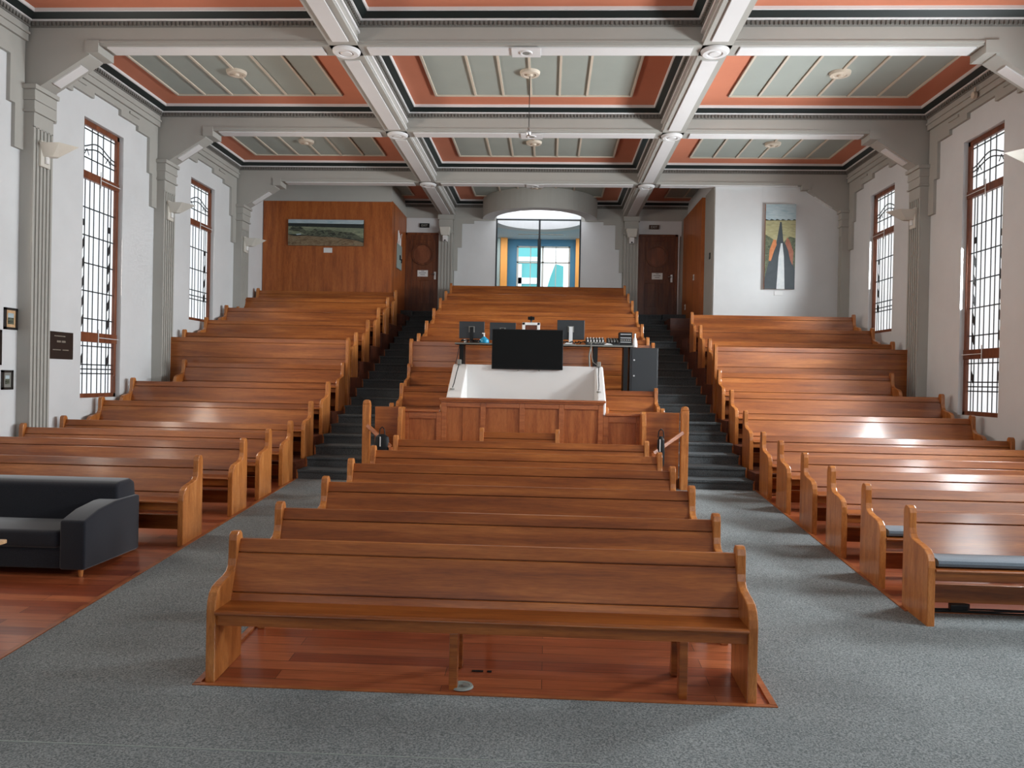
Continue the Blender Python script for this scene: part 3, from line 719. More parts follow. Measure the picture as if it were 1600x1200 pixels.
c.build('cap_rail', 'rail_wood', enc, bevel=.008)
c = MB(); c.box(-2.13, -1.58, 11.16, 11.30, -.50, -.465); c.box(.845, 1.39, 11.16, 11.30, -.50, -.465); c.build('low_cap_rail', 'rail_wood', enc, bevel=.008)
for s, xi, xo in ((1, 1.37, 1.88), (-1, -2.11, -2.49)):
    w = MB(); w.box(xi, xo, 11.02, 11.06, zb0, -.43); w.build('wing_board', 'pew', enc, bevel=.004)
    e = MB(); e.prism([(10.90, zb0), (10.90, -.62), (10.93, -.56), (10.95, -.45), (10.98, -.425), (11.06, -.425), (11.22, -.44), (11.22, zb0)], xi-.03, xi+.03, 'x'); e.build('wing_end', 'pew_end', enc, bevel=.006)
    p = MB(); x0, x1 = (1.87, 1.975) if s > 0 else (-2.62, -2.515)
    p.box(x0, x1, 10.79, 10.895, zb0, -.39); p.prism([(x0, -.39), (x1, -.39), (x1-.012, -.345), (x1-.035, -.33), (x0+.035, -.33), (x0+.012, -.345)], 10.79, 10.895, 'y'); p.build('newel_post', 'pew_end', enc, bevel=.008)
    h = MB(); a = Vector((x0+.05, 10.82, -.68)); b_ = Vector((xi+(.10 if s > 0 else -.06), 10.62, -.975)); h.bar(a, b_, .055, .045, axis=(0, 1, 0)); h.bar(b_, b_+Vector((0, 0, -.5)), .05, .045, axis=(0, 1, 0)); h.build('sloping_handrail', 'rail_wood', enc, bevel=.006)
# dark bags hanging on the handrails
def bag(x, y, z, w, h, label):
    t = empty('hanging_bag', (x, y, z), label, 'bag', 'black bags hung on the sloping handrails')
    b = MB(); prof = [(.18, 0), (.42, -.12), (.5, -.5), (.46, -.9), (.34, -1), ]
    for k in range(len(prof)-1):
        (a0, z0), (a1, z1) = prof[k], prof[k+1]; 
        vs = []
        for (a, zz) in ((a0, z0), (a1, z1)):
            for i in range(12): vs.append((x+a*w*cos(2*pi*i/12), y+a*w*.45*sin(2*pi*i/12), z+zz*h))
        b.add(vs, [(i, (i+1) % 12, 12+(i+1) % 12, 12+i) for i in range(12)] + ([tuple(range(12))] if k == 0 else []) + ([tuple(range(12, 24))] if k == len(prof)-2 else []))
    b.build('body', 'black', t, smooth=True)
    s = MB(); s.path([(x-.04, y, z-.02), (x-.03, y, z+.07), (x, y, z+.10), (x+.03, y, z+.07), (x+.04, y, z-.02)], .008, 6); s.build('strap', 'black', t)
    s = MB(); s.box(x-.02, x-.008, y-w*.24, y-w*.2, z-h*.5, z-h*.1); s.build('pale_tag', 'white_plastic', t)
bag(-2.30, 10.64, -.80, .22, .34, 'limp black bag hung on the handrail, carpeted stairs by orange wall')
bag(1.57, 10.64, -.74, .11, .42, 'slim black bag hung on the handrail beside the newel post facing the cabinet')

# white tray behind the panelled front
tr = empty('white_tray', (-.33, 11.7, -1.5), 'white open tray with sloping cheeks behind the panelled front', 'tray')
b = MB(); b.box(-1.30, .76, 12.08, 12.12, -1.4, .225); b.box(-1.30, .76, 11.3, 12.1, -.95, -.90); b.build('back_board', 'white_plastic', tr, bevel=.006)
for s, x0, x1 in ((-1, -1.50, -1.27), (1, .73, .86)):
    e = MB(); e.prism([(11.33, -1.4), (11.33, -.27), (12.13, .235), (12.13, -1.4)], x0, x1, 'x'); e.build('sloping_cheek', 'white_plastic', tr, bevel=.02)
def gadget(x, label):
    t = empty('cable_adapter', (x, 11.95, .10), label, 'adapter', 'grey adapters lying on the tray cheeks')
    g = MB(); g.box(x-.03, x+.03, 12.02, 12.12, .215, .30); g.build('body', 'grille', t, bevel=.01)
    w = MB(); w.path([(x, 12.02, .22), (x-.015, 11.85, .085), (x-.02, 11.6, -.07), (x-.03, 11.5, -.135)], .007, 6); w.build('lead', 'black', t)
    w = MB(); w.lathe([(.02, 0), (.035, 0), (.035, .02), (.02, .02)], (x-.03, 11.45, -.17), 16); w.build('coil', 'grille', t)
gadget(-1.40, 'grey cable adapter on the tray cheek nearer the orange wall'); gadget(.79, 'grey cable adapter on the tray cheek nearer the black cabinet')

# television on a stand
tv = empty('television', (-.33, 12.2, -1.5), 'large black flat television on a pole behind the white tray', 'television')
b = MB(); b.box(-.885, .228, 12.00, 12.05, .16, .785); b.build('casing', 'black', tv, bevel=.006)
b = MB(); b.box(-.872, .215, 11.994, 12.001, .178, .772); b.build('screen', 'black_gloss', tv)
b = MB(); b.tube((-.33, 12.18, -1.49), (-.33, 12.18, .6), .03, n=14); b.box(-.45, -.21, 12.05, 12.16, .35, .60); b.build('pole', 'black_metal', tv)
b = MB(); b.box(-.75, .09, 12.14, 12.22, -1.5, -1.44); b.build('base', 'black_metal', tv)
b = MB(); [b.box(x-.012, x+.012, 12.0, 12.03, .135, .16) for x in (-.47, -.14)]; b.build('foot', 'grille', tv)

# audio desk with equipment
dk = empty('audio_desk', (-.1, 12.93, -.61), 'long black topped equipment desk behind the television', 'desk')
DY0, DY1, DZ = 12.74, 13.12, .60
b = MB(); b.box(-1.56, 1.40, DY0, DY1, DZ-.03, DZ); b.build('desktop', 'black', dk, bevel=.004)
b = MB(); b.box(-1.56, 1.40, DY0-.008, DY0, DZ-.026, DZ-.004); b.build('front_edging', 'grille', dk)
for x in (-1.45, .78, 1.28):
    b = MB(); b.box(x-.035, x+.035, DY0+.03, DY1-.05, -.61, DZ-.03); b.build('leg', 'black', dk)
def monitor(x0, x1, z0, z1, label):
    xc = (x0+x1)/2; t = empty('monitor', (xc, 13.0, DZ), label, 'monitor', 'computer monitors on the audio desk')
    b = MB(); b.box(x0, x1, 12.98, 13.01, z0, z1); b.build('casing', 'black_metal', t, bevel=.005)
    b = MB(); b.box(xc-.03, xc+.03, 12.94, 12.98, DZ, (z0+z1)/2+.05); b.box(xc-.09, xc+.09, 12.90, 13.06, DZ, DZ+.012); b.build('stand', 'steel' if x0 > 0 else 'black', t)
    b = MB(); b.box(xc-.05, xc+.05, 12.965, 12.98, (z0+z1)/2-.04, (z0+z1)/2+.06); b.build('mount_plate', 'grille', t)
monitor(-1.52, -1.09, .68, .97, 'black monitor seen from behind next to the blue pump bottle')
monitor(-1.00, -.56, .66, .96, 'black monitor partly hidden behind the television corner')
monitor(.14, .60, .69, 1.02, 'black monitor with a steel stand beside the mixers')
t = empty('photo_frame', (-.30, 12.95, DZ), 'white framed picture standing on the desk behind the television', 'picture frame')
b = MB(); b.box(-.45, -.40, 12.93, 12.96, DZ, .965); b.box(-.20, -.15, 12.93, 12.96, DZ, .965); b.box(-.45, -.15, 12.93, 12.96, .92, .965); b.build('frame', 'white_plastic', t, bevel=.006)
b = MB(); b.box(-.40, -.20, 12.945, 12.955, DZ, .92); b.build('print', 'tier_wood', t)
t = empty('webcam', (-.30, 12.95, .965), 'small black webcam on top of the white picture frame', 'webcam')
b = MB(); b.tube((-.30, 12.94, .965), (-.30, 12.94, 1.0), .012); b.build('mount', 'black', t); b = MB(); b.tube((-.30, 12.89, 1.03), (-.30, 12.97, 1.03), .036, n=16); b.box(-.355, -.245, 12.92, 12.96, 1.01, 1.06); b.build('body', 'black', t)
b = MB(); b.tube((-.30, 12.885, 1.03), (-.30, 12.892, 1.03), .02, n=14); b.build('lens', 'black_gloss', t)
t = empty('pump_bottle', (-1.08, 12.84, DZ), 'squat blue soap bottle with a white pump on the desk', 'bottle')
b = MB(); b.lathe([(0, 0), (.08, 0), (.085, .02), (.075, .06), (.03, .095), (.018, .11), (0, .11)], (-1.08, 12.84, DZ), 20); b.build('body', 'bottle_blue', t, smooth=True)
b = MB(); b.tube((-1.08, 12.84, DZ+.11), (-1.08, 12.84, DZ+.165), .011); b.box(-1.115, -1.065, 12.83, 12.85, DZ+.155, DZ+.172); b.build('pump', 'white_plastic', t)
t = empty('spray_bottle', (1.50, 12.83, .56), 'tall white tapering bottle on the black cabinet edge', 'bottle')
b = MB(); b.lathe([(0, 0), (.045, 0), (.046, .05), (.035, .11), (.018, .17), (.014, .215), (0, .22)], (1.43, 12.85, .575), 20); b.build('body', 'white_plastic', t, smooth=True)
b = MB(); b.lathe([(0, 0), (.019, 0), (.019, .035), (0, .035)], (1.43, 12.85, .765), 14); b.build('cap', 'paper', t, smooth=True)
def mixer(x0, x1, label, knob):
    t = empty('audio_mixer', ((x0+x1)/2, 12.88, DZ), label, 'mixer', 'audio mixers on the desk')
    b = MB(); b.prism([(12.76, DZ), (12.76, DZ+.035), (13.02, DZ+.13), (13.02, DZ)], x0, x1, 'x'); b.build('casing', 'black_metal', t, bevel=.004)
    nn = int((x1-x0)/.045)
    for r in range(3):
        k = MB()
        for i in range(nn):
            x = x0+.03+i*(x1-x0-.06)/(nn-1); y = 12.81+r*.07; z = DZ+.035+(y-12.76)*.365
            k.tube((x, y, z), (x, y-.008, z+.028), .010, n=8)
        k.build('knob_row', knob if r != 1 else 'grille', t)
mixer(.62, .93, 'black audio mixer next to the steel stand monitor', 'white_plastic')
mixer(.97, 1.17, 'black audio mixer between the other mixer and the small rack box', 'steel')
t = empty('rack_box', (1.28, 12.9, DZ), 'small black rack unit at the cabinet end of the desk', 'audio equipment')
b = MB(); b.box(1.17, 1.385, 12.82, 13.05, DZ, DZ+.22); b.build('casing', 'black', t, bevel=.005)
b = MB(); [b.box(1.19, 1.365, 12.812, 12.82, DZ+z, DZ+z+.012) for z in (.05, .12, .18)]; b.build('fascia_strip', 'steel', t)
b = MB(); [b.tube((1.20+.03*i, 12.818, DZ+.09), (1.20+.03*i, 12.80, DZ+.09), .008, n=8) for i in range(6)]; b.build('knob', 'white_plastic', t)
rnd = random.Random(3)
for i, (x0, x1, lab) in enumerate(((-1.45, -1.15, 'tangle of dark cable on the desk end by the blue bottle'), (.15, .60, 'tangle of coloured cable in front of the steel stand monitor'))):
    pts = [(x0+(x1-x0)*k/24+rnd.uniform(-.03, .03), 12.775+rnd.uniform(-.02, .02), DZ+.012+abs(sin(k*.9))*.04) for k in range(25)]
    c = MB(); c.path(pts, .009, 6); tag(c.build('cable_tangle', 'black'), lab, 'cable', 'cables on the audio desk')
for k, (x0, x1) in enumerate(((.66, .95), (.98, 1.16))):
    pts = [(x0+(x1-x0)*j/16+rnd.uniform(-.02, .02), 12.757+rnd.uniform(-.008, .012), DZ+.014+abs(sin(j*1.1+k))*.03) for j in range(17)]
    c = MB(); c.path(pts, .008, 6); tag(c.build('cable_tangle', 'black' if k else 'grille'), ('grey cable heaped along the front edge of the larger mixer', 'black cable heaped along the front edge of the smaller mixer')[k], 'cable', 'cables on the audio desk')
for x, y0, z0, z1, lab, m in ((-1.21, 12.8, DZ+.01, DZ+.05, 'brown leather case lying before the monitor by the blue bottle', 'brown'),):
    b = MB(); b.box(x-.11, x+.04, 12.83, 12.89, z0-.009, z1); tag(b.build('case', m, bevel=.01), lab, 'case')
for x, r, lab in ((-1.40, .022, 'small white cup before the monitor by the blue bottle'),):
    b = MB(); b.lathe([(0, 0), (r, 0), (r*1.15, .06), (r*.95, .06), (r*.8, .01)], (x, 12.87, DZ+.001), 14); tag(b.build('cup', 'white_plastic'), lab, 'cup')
for x, lab in ((.32, 'crumpled white paper on the desk before the steel stand monitor'), (.98, 'folded white sheet on the desk before the mixers')):
    b = MB(); b.prism([(x-.07, DZ+.002), (x+.08, DZ+.004), (x+.05, DZ+.02), (x-.02, DZ+.03)], 12.745, 12.79, 'y'); tag(b.build('paper_sheet', 'paper'), lab, 'paper', 'papers on the audio desk')
c = MB(); c.path([(-1.48, 12.755, DZ-.03), (-1.50, 12.6, .35), (-1.56, 12.45, 0), (-1.57, 12.4, -.1)], .006, 6); tag(c.build('hanging_cable', 'black'), 'thin black cable running down from the desk end to the tray', 'cable')
c = MB(); c.path([(.70, 12.72, DZ-.03), (.67, 12.70, .42), (.685, 12.69, .2), (.73, 12.70, .0), (.77, 12.72, -.04)], .014, 6); tag(c.build('hanging_cable', 'grille'), 'grey cable loop hanging beside the desk leg near the cabinet', 'cable')
c = MB(); c.path([(.70, 12.735, .63), (.71, 12.6, .4), (.72, 12.4, .3), (.78, 12.1, .24)], .007, 6); tag(c.build('hanging_cable', 'grille'), 'grey cable slanting from the desk to the tray cheek', 'cable')
t = empty('equipment_cabinet', (1.58, 12.9, -.61), 'tall black equipment cabinet at the end of the audio desk', 'cabinet')
b = MB(); b.box(1.345, 1.81, 12.76, 13.12, -.61, .565); b.build('body', 'black_metal', t, bevel=.006)
b = MB(); b.box(1.375, 1.795, 12.750, 12.76, -.59, .545); b.build('door', 'black_metal', t, bevel=.004)
for z in (.36, .10):
    b = MB(); b.tube((1.415, 12.735, z), (1.415, 12.75, z), .014, n=12); b.build('latch', 'steel', t)

# ------------------------------------------------------------------ sofa, coffee table, cushions, cables
sf = empty('sofa', (-5.2, 6.9, zf(6.9)), 'dark charcoal fabric sofa in front of the pews on the timber floor', 'sofa')
zs = -1.74
def soft(mb, name, m, par, bev=.035, seg=4):
    o = mb.build(name, m, par); b = o.modifiers.new('bevel', 'BEVEL'); b.width = bev; b.segments = seg; b.limit_method = 'ANGLE'; b.angle_limit = radians(30)
    for p in o.data.polygons: p.use_smooth = True
    return o
for x0, x1 in ((-4.23, -4.0), (-6.45, -6.22)):
    a = MB(); a.prism([(6.50, zs), (6.50, -1.31), (6.72, -1.24), (6.98, -1.205), (7.40, -1.205), (7.40, zs)], x0, x1, 'x'); soft(a, 'arm', 'sofa', sf, .022)
a = MB(); a.prism([(7.10, zs), (7.06, -1.08), (7.11, -1.045), (7.30, -1.035), (7.38, -1.07), (7.40, -1.2), (7.40, zs)], -6.44, -4.04, 'x'); soft(a, 'backrest', 'sofa', sf, .03)
a = MB(); a.box(-6.22, -4.23, 6.53, 7.1, zs, -1.56); soft(a, 'seat_base', 'sofa', sf, .02)
for x0, x1 in ((-6.21, -5.23), (-5.22, -4.24)):
    a = MB(); a.box(x0, x1, 6.50, 7.08, -1.56, -1.40); soft(a, 'seat_cushion', 'sofa', sf, .045)
for x in (-4.08, -6.37):
    for y in (6.58, 7.32):
        l = MB(); l.tube((x, y, zf(y)), (x, y, zs+.01), .018, .026, 10); l.build('leg', 'pew_end', sf)
tb = empty('coffee_table', (-4.6, 5.45, zf(5.45)), 'pale wooden coffee table corner in front of the sofa', 'table')
b = MB(); b.box(-5.2, -4.06, 5.15, 5.62, -1.315, -1.285); b.build('table_top', 'table_top', tb, bevel=.006)
for x in (-5.12, -4.16):
    for y in (5.22, 5.55):
        b = MB(); b.box(x-.025, x+.025, y-.025, y+.025, zf(y), -1.315); b.build('leg', 'black', tb)
def cushion(x0, x1, y, zs_, lab):
    b = MB(); pr = []
    for i in range(14):
        a = 2*pi*i/14; pr.append((y-.285+.135*abs(cos(a))**.6*(1 if cos(a) > 0 else -1), zs_+.035+.035*abs(sin(a))**.6*(1 if sin(a) > 0 else -1)))
    n_ = 16
    for k in range(n_):
        xa, xb = x0+(x1-x0)*k/n_, x0+(x1-x0)*(k+1)/n_
        b.prism(pr, xa, xb, 'x')
    b.v = [(x, yy, z) for x, yy, z in b.v]
    return tag(b.build('pew_cushion', 'cushion', smooth=True), lab, 'cushion', 'slate cushions on the front pews below the road painting')
cushion(3.04, 6.2, 6.48, zf(6.48)+.427, 'long slate blue cushion on the front pew beside the floor cable')
cushion(3.04, 6.1, 7.345, zf(7.345)+.427, 'slate blue cushion on the second pew below the road painting')
cb = empty('extension_cable', (3.9, 6.3, zf(6.3)), 'black power cable with a plug lying along the carpet edge by the front pew', 'cable')
b = MB()
for o_, yo in ((0, 0), (1, .03), (2, .055)):
    pts = [(3.02+.2*k, 6.34+yo+.012*sin(k*1.3+o_*2), zf(6.36)+.024+.004*o_) for k in range(18)]
    b.path(pts, .008, 6)
b.build('cord', 'black', cb)
b = MB(); b.prism([(3.28, 6.34), (3.30, 6.42), (3.42, 6.43), (3.46, 6.39), (3.42, 6.35)], zf(6.4)+.02, zf(6.4)+.075, 'z'); b.build('plug', 'black', cb, bevel=.006)
# round floor outlet and vents beneath the front pew
t = empty('floor_outlet', (-.50, 4.80, zf(4.8)), 'round grey metal floor outlet beneath the front pew', 'outlet')
b = MB(); b.lathe([(.0, .006), (.045, .006), (.05, .012), (.066, .012), (.072, 0)], (-.50, 4.80, zf(4.80)+.001), 32); b.build('ring', 'grey_green', t, smooth=True)
b = MB(); b.lathe([(0, .016), (.022, .016), (.022, .006)], (-.48, 4.80, zf(4.80)+.001), 16); b.build('cover', 'grille', t)
for x, w_ in ((-.46, .075), (-.36, .03)):
    b = MB(); b.box(x, x+w_, 5.01, 5.03, zf(5.02)+.001, zf(5.02)+.006); tag(b.build('floor_slot', 'black'), '%s dark slot in the floorboards beneath the front pew' % ('long' if w_ > .05 else 'short'), 'floor slot', 'slots in the floorboards')

# ------------------------------------------------------------------ wall lights
def sconce_side(x, sgn, y, label):
    t = empty('wall_light', (x, y, 2.74), label, 'wall light', 'ivory uplighters on the pilasters')
    b = MB(); b.box(x, x+sgn*.035, y-.10, y+.10, 2.75, 3.10); b.build('back_plate', 'offwhite', t, bevel=.006)
    u = MB(); top = [(0.03, -.13), (.30, -.13), (.50, 0), (.30, .13), (.03, .13)]; bot = [(.03, -.05), (.16, -.05), (.22, 0), (.16, .05), (.03, .05)]
    vs = [(x+sgn*a, y+b_, 3.06 if a < .4 else 3.03) for a, b_ in top] + [(x+sgn*a, y+b_, 2.89) for a, b_ in bot]
    u.add(vs, [(0,1,2,3,4), (9,8,7,6,5)]+[(i, 5+i, 5+(i+1) % 5, (i+1) % 5) for i in range(5)]); u.build('shade', 'offwhite', t, bevel=.004)
    c = MB(); c.tube((x+sgn*.05, y, 2.80), (x+sgn*.05, y, 2.90), .03, n=12); c.build('neck', 'white_plastic', t)
for y, l in ((10.15, 'ivory wedge uplighter on the pilaster beside the dark plaque'), (13.62, 'ivory wedge uplighter on the pilaster between the two tall leaded windows, plaque wall'), (17.1, 'ivory wedge uplighter on the pilaster next to the orange wall')):
    sconce_side(XL+.19, 1, y, l)
for y, l in ((10.15, 'ivory wedge uplighter cut by the picture edge beside the long leaded window'), (13.62, 'ivory wedge uplighter on the pilaster between the windows facing the plaque wall')):
    sconce_side(XR-.19, -1, y, l)
for x, lab in ((-2.79, 'ivory trapezoid wall light on the pier beside the exit door, orange wall side'), (2.12, 'ivory trapezoid wall light on the pier beside the veneer side door')):
    t = empty('wall_light', (x, YB-.2, 3.5), lab, 'wall light', 'trapezoid lights on the back piers')
    b = MB(); b.prism([(x-.15, 3.99), (x+.13, 3.99), (x+.11, 3.77), (x-.10, 3.77)], YB-.36, YB-.16, 'y'); b.build('shade', 'offwhite', t, bevel=.006)
    b = MB(); b.box(x-.06, x+.06, YB-.30, YB-.16, 3.62, 3.77); b.build('back_plate', 'white_plastic', t); b = MB(); b.tube((x, YB-.31, 3.64), (x, YB-.29, 3.64), .02); b.build('knob', 'black', t)
# hanging wire with chrome fitting in the middle bay, downlights in beam soffits, detector
px, py = rose_at[[i for i, r_ in enumerate(rose_at) if abs(r_[1]-11.895) < .1 and abs(r_[0]-XC) < .5][0]]
t = empty('pendant_fitting', (px, py, 3.78), 'small chrome pendant fitting hanging on a long thin wire from the ceiling', 'pendant')
b = MB(); b.tube((px, py, 3.9), (px, py, ZC-.05), .006, n=6); b.build('wire', 'black', t)
b = MB(); b.lathe([(0, 0), (.03, .0), (.045, .03), (.045, .06), (.02, .08), (.014, .12), (0, .12)], (px, py, 3.78), 20); b.build('fitting', 'steel', t, smooth=True)
for y, lab in zip(BY[-3:], ('recessed downlight under the cross beam nearest the camera', 'recessed downlight under the second cross beam', 'recessed downlight under the cross beam nearest the drum')):
    t = empty('downlight', (px, y, ZS-.04), lab, 'downlight', 'downlights in the cross beams')
    b = MB(); b.box(px-.19, px+.19, y-.14, y+.14, ZS-.03, ZS-.016); b.build('mounting_plate', 'trim_light', t)
    b = MB(); b.lathe([(.05, -.006), (.075, -.012), (.085, 0)], (px, y, ZS-.03), 24); b.build('rim', 'trim_light', t, smooth=True)
    b = MB(); b.lathe([(0, 0), (.05, 0), (.05, .01)], (px, y, ZS-.037), 20); b.build('lens', 'grille', t)
t = empty('smoke_detector', (XR-.14, 11.9, 4.40), 'small bracket detector on the cornice above the long leaded window', 'detector')
b = MB(); b.tube((XR-.12, 11.9, 4.42), (XR-.17, 11.9, 4.42), .05, n=14); b.build('body', 'cream', t); b = MB(); b.tube((XR-.13, 11.9, 4.46), (XR-.13, 11.9, 4.54), .012); b.build('bracket', 'cream', t)

# ------------------------------------------------------------------ pictures, plaque, wall fittings
def flat(mb, pts, y, m): mb.add([(x, y, z) for x, z in pts], [tuple(range(len(pts)))], m)
def paint_mat(name, cols, scale, dist, stretch):
    m = mat(name, cols[0], .55); N, L, B = nodes(m)
    v = coords(N, L, stretch, False); n_ = noise(N, L, v, scale, 6, .65, dist)
    k = len(cols); r = ramp(N, L, n_.outputs['Fac'], [(.30+.40*i/(k-1), c) for i, c in enumerate(cols)])
    L.new(r.outputs[0], B.inputs['Base Color']); return m
M['p_sky'] = paint_mat('painted pale sky', [(.28, .40, .46), (.40, .50, .54), (.50, .58, .60)], 5, .6, (1, 1, 5))
M['p_tree'] = paint_mat('painted dark trees', [(.008, .014, .014), (.02, .03, .028)], 8, 1, (1, 1, 1))
M['p_green'] = paint_mat('painted pale grass', [(.10, .14, .10), (.19, .22, .14), (.30, .32, .22)], 5, 1.5, (1, 1, 4))
M['p_dune'] = paint_mat('painted dune folds', [(.008, .011, .010), (.02, .025, .018), (.13, .15, .10), (.012, .012, .010)], 3.6, 2.6, (1, 1, 3.5))
M['p_earth'] = paint_mat('painted brown earth', [(.05, .05, .035), (.16, .10, .05), (.26, .20, .12), (.03, .035, .03)], 5, 2, (1, 1, 3))
M['p_field'] = paint_mat('painted yellow field', [(.24, .25, .15), (.38, .35, .18), (.46, .44, .28)], 6, 1, (1, 1, 6))
M['p_bush'] = paint_mat('painted bushes', [(.02, .03, .02), (.10, .12, .07), (.20, .22, .13)], 14, 1.5, (1, 1, 1))
M['p_road'] = paint_mat('painted dark road', [(.030, .040, .048), (.05, .065, .075)], 3, .5, (1, 1, 1))
M['p_line'] = paint_mat('painted road line', [(.50, .55, .57), (.66, .68, .68)], 12, .5, (1, 1, 1))
M['p_orange'] = paint_mat('painted orange verge', [(.50, .15, .05), (.65, .26, .10)], 9, .5, (1, 1, 1))
M['p_rust'] = paint_mat('painted rust verge', [(.28, .10, .06), (.40, .16, .10)], 9, .5, (1, 1, 1))
t = empty('landscape_painting', (-5.50, 18.6, 3.18), 'wide unframed landscape painting of dark dunes on the orange wall', 'painting')
x0, x1, z0, z1, yy = -6.44, -4.57, 3.185, 3.82, 18.595
b = MB(); b.box(x0, x1, yy, 18.636, z0, z1); b.build('canvas', 'p_tree', t)
b = MB(); Wd = x1-x0; Hd = z1-z0
U = lambda pts: [(x0+u*Wd, z0+v_*Hd) for u, v_ in pts]
flat(b, U([(0, .86), (1, .84), (1, 1), (0, 1)]), yy-.001, 'p_sky')
tl = [(i/24, .86-.03*abs(sin(i*1.7))-.01*(i % 3)) for i in range(25)]
flat(b, U([(0, .74), (1, .68)]+tl[::-1]), yy-.0015, 'p_tree')
flat(b, U([(0, .44), (1, .30), (1, .69), (0, .75)]), yy-.001, 'p_green')
flat(b, U([(0, .58), (.06, .74), (.17, .72), (.23, .58), (.30, .56), (.36, .65), (.48, .60), (.55, .62), (.66, .50), (.80, .30), (.62, .32), (.45, .36), (.25, .40), (.16, .52)]), yy-.002, 'p_dune')
flat(b, U([(.60, .58), (.72, .54), (.84, .52), (.93, .40), (1, .27), (1, .12), (.88, .24), (.75, .36)]), yy-.002, 'p_dune')
flat(b, U([(0, 0), (1, 0), (1, .16), (.82, .25), (.6, .33), (.45, .34), (.25, .38), (.1, .36), (0, .42)]), yy-.0015, 'p_earth')
flat(b, U([(.10, .44), (.17, .46), (.175, .42), (.12, .40)]), yy-.003, 'p_sky')
b.build('painted_surface', None, t)
b = MB(); b.box(-5.56, -5.35, 18.63, 18.64, 3.02, 3.14); tag(b.build('caption_card', 'paper'), 'small white caption card on the orange wall under the dune painting', 'card', 'caption cards under the paintings')
t = empty('road_painting', (5.0, 17.05, 2.08), 'tall narrow painting of a dark road with a white line on the white wall', 'painting')
x0, x1, z0, z1, yy = 4.685, 5.335, 2.09, 3.945, 17.045
b = MB(); b.box(x0, x1, yy, 17.096, z0, z1); b.build('canvas', 'rail_wood', t)
Wd, Hd = x1-x0, z1-z0
U = lambda pts: [(x0+u*Wd, z0+v_*Hd) for u, v_ in pts]
b = MB()
flat(b, U([(0, .80), (1, .80), (1, 1), (0, 1)]), yy-.001, 'p_sky')
flat(b, U([(0, .55), (1, .55), (1, .81), (0, .81)]), yy-.0012, 'p_field')
tl = [(i/16, .825-.008*(i % 3)) for i in range(17)]
flat(b, U([(0, .805), (1, .810)]+tl[::-1]), yy-.002, 'p_tree')
flat(b, U([(0, 0), (1, 0), (1, .60), (.8, .62), (.6, .55), (.4, .55), (.2, .60), (0, .64)]), yy-.0015, 'p_bush')
flat(b, U([(.0, 0), (1, 0), (1, .22), (.93, .30), (.83, .45), (.60, .56), (.53, .79), (.48, .79), (.37, .54), (.18, .40), (.04, .18), (0, .12)]), yy-.002, 'p_road')
flat(b, U([(.40, 0), (.67, 0), (.63, .38), (.57, .54), (.52, .54), (.45, .38)]), yy-.003, 'p_line')
flat(b, U([(.13, .33), (.20, .33), (.30, .45), (.38, .52), (.36, .58), (.27, .58), (.15, .46)]), yy-.0028, 'p_orange')
flat(b, U([(.66, .54), (.72, .61), (.80, .58), (.94, .44), (.92, .28), (.84, .34), (.76, .46)]), yy-.0028, 'p_rust')
b.build('painted_surface', None, t)
b = MB(); b.box(4.92, 5.10, 17.09, 17.10, 1.96, 2.05); tag(b.build('caption_card', 'paper'), 'small white caption card on the white wall under the road painting', 'card', 'caption cards under the paintings')
t = empty('memorial_plaque', (XL, 10.86, .16), 'dark square engraved plaque on the wall beside the fluted pilaster', 'plaque')
b = MB(); b.box(XL, XL+.02, 10.59, 11.14, .165, .56); b.build('plate', 'plaque', t, bevel=.004)
b = MB()
for z, ya, yb_ in ((.49, 10.70, 10.95), (.405, 10.76, 10.84), (.405, 10.87, 10.96), (.29, 10.67, 10.85), (.29, 10.89, 11.02)):
    y = ya
    while y < yb_: b.box(XL+.02, XL+.022, y, y+.012, z, z+(.028 if z == .405 else .014)); y += .018
b.build('engraving', 'gold_print', t)
def frame_pic(y0, y1, z0, z1, label, inner='p_dune', fm='plaque', mount='grille'):
    t = empty('framed_picture', (XL, (y0+y1)/2, z0), label, 'picture', 'small framed pictures on the plaque wall')
    f = MB(); w = .03
    f.box(XL, XL+.025, y0, y0+w, z0, z1); f.box(XL, XL+.025, y1-w, y1, z0, z1); f.box(XL, XL+.025, y0, y1, z0, z0+w); f.box(XL, XL+.025, y0, y1, z1-w, z1); f.build('frame', fm, t)
    f = MB(); f.box(XL, XL+.012, y0+w, y1-w, z0+w, z1-w); f.build('mount', mount, t)
    f = MB(); f.box(XL, XL+.016, y0+w+.035, y1-w-.035, z0+w+.04, z0+(z1-z0)*.55, inner); f.box(XL, XL+.0155, y0+w+.035, y1-w-.035, z0+(z1-z0)*.5, z1-w-.04, 'p_sky'); f.build('print', None, t)
frame_pic(9.69, 9.93, .525, .81, 'small dark framed picture, upper one beside the fluted pilaster', mount='table_top')
frame_pic(9.66, 9.865, -.265, -.01, 'small black framed picture, lower one beside the fluted pilaster')
frame_pic(9.40, 9.64, .055, .51, 'framed picture cut by the picture edge between two smaller frames', inner='p_bush')
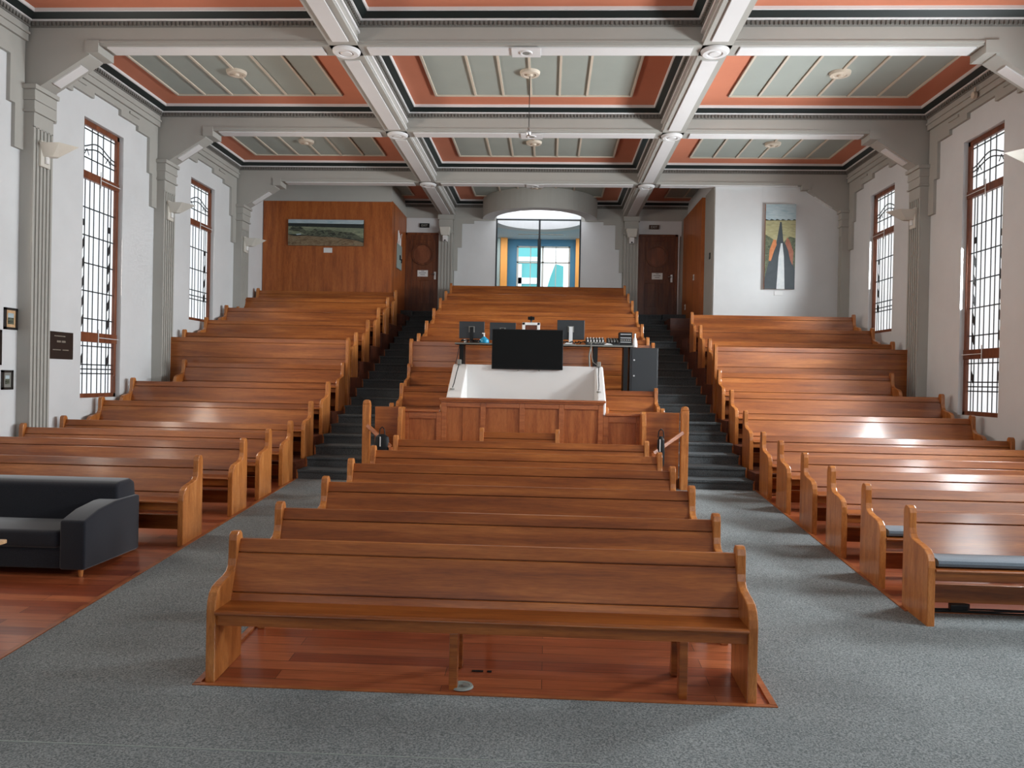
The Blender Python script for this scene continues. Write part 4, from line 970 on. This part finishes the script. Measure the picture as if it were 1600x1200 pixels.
# control plate with white wires on the veneer return
t = empty('control_panel', (-3.88, 19.5, 2.75), 'grey green metal control plate with loose white wires on the orange return wall', 'control panel')
b = MB(); b.box(-3.88, -3.85, 19.25, 19.80, 2.76, 3.38); b.build('plate', 'grey_green', t, bevel=.006)
b = MB(); b.box(-3.85, -3.83, 19.50, 19.58, 3.0, 3.12); b.box(-3.85, -3.83, 19.70, 19.75, 2.95, 3.05); b.build('switch', 'black', t)
b = MB(); r_ = random.Random(5)
for k in range(7):
    y = 19.28+.07*k; b.path([(-3.865, y, 3.36), (-3.855, y+r_.uniform(-.08, .08), 3.5), (-3.86, y+r_.uniform(-.15, .1), 3.62+r_.uniform(0, .12))], .010, 5)
b.build('wires', 'white_plastic', t)
for x, y, z, m, lab in ((3.58, 17.45, 2.86, 'black', 'small black switch on the grey return near the white wall'), (3.50, 18.9, 2.57, 'white_plastic', 'white light switch on the brown veneer return'), (3.50, 20.0, 1.95, 'white_plastic', 'small white socket low on the brown veneer return')):
    t = empty('wall_switch', (x, y, z), lab, 'switch', 'switches on the return wall')
    b = MB(); b.box(x-.015, x, y-.05, y+.05, z-.07, z+.07); b.build('plate', m, t, bevel=.004)
    b = MB(); b.box(x-.022, x-.014, y-.018, y+.018, z-.03, z+.03); b.build('rocker', 'grille', t)
# sub-parts: pieces that belong to one part of their thing
SUB = {'latch': 'door', 'lens': 'body', 'screen': 'casing', 'mount_plate': 'casing', 'knob_row': 'casing', 'fascia_strip': 'casing', 'painted_surface': 'canvas', 'seat_apron': 'seat',
       'engraving': 'plate', 'print': 'mount', 'door_handle': 'door_leaf', 'round_moulding': 'door_leaf', 'round_panel': 'door_leaf', 'door_notice': 'door_leaf', 'window_stay': 'window_frame',
       'pump': 'body', 'cap': 'body', 'strap': 'body', 'pale_tag': 'body', 'rocker': 'plate', 'lettering': 'housing'}
stem_ = lambda o: o.name.split('.')[0]
by_parent = {}
for o in C.objects:
    if o.parent: by_parent.setdefault(o.parent.name, []).append(o)
for root_, chs in by_parent.items():
    for c in chs:
        w_ = SUB.get(stem_(c))
        hosts = [h for h in chs if w_ and stem_(h) == w_ and h is not c]
        if hosts: c.parent = hosts[0]
bpy.context.view_layer.update()
for o in list(C.objects):
    if '_org' in o: del o['_org']
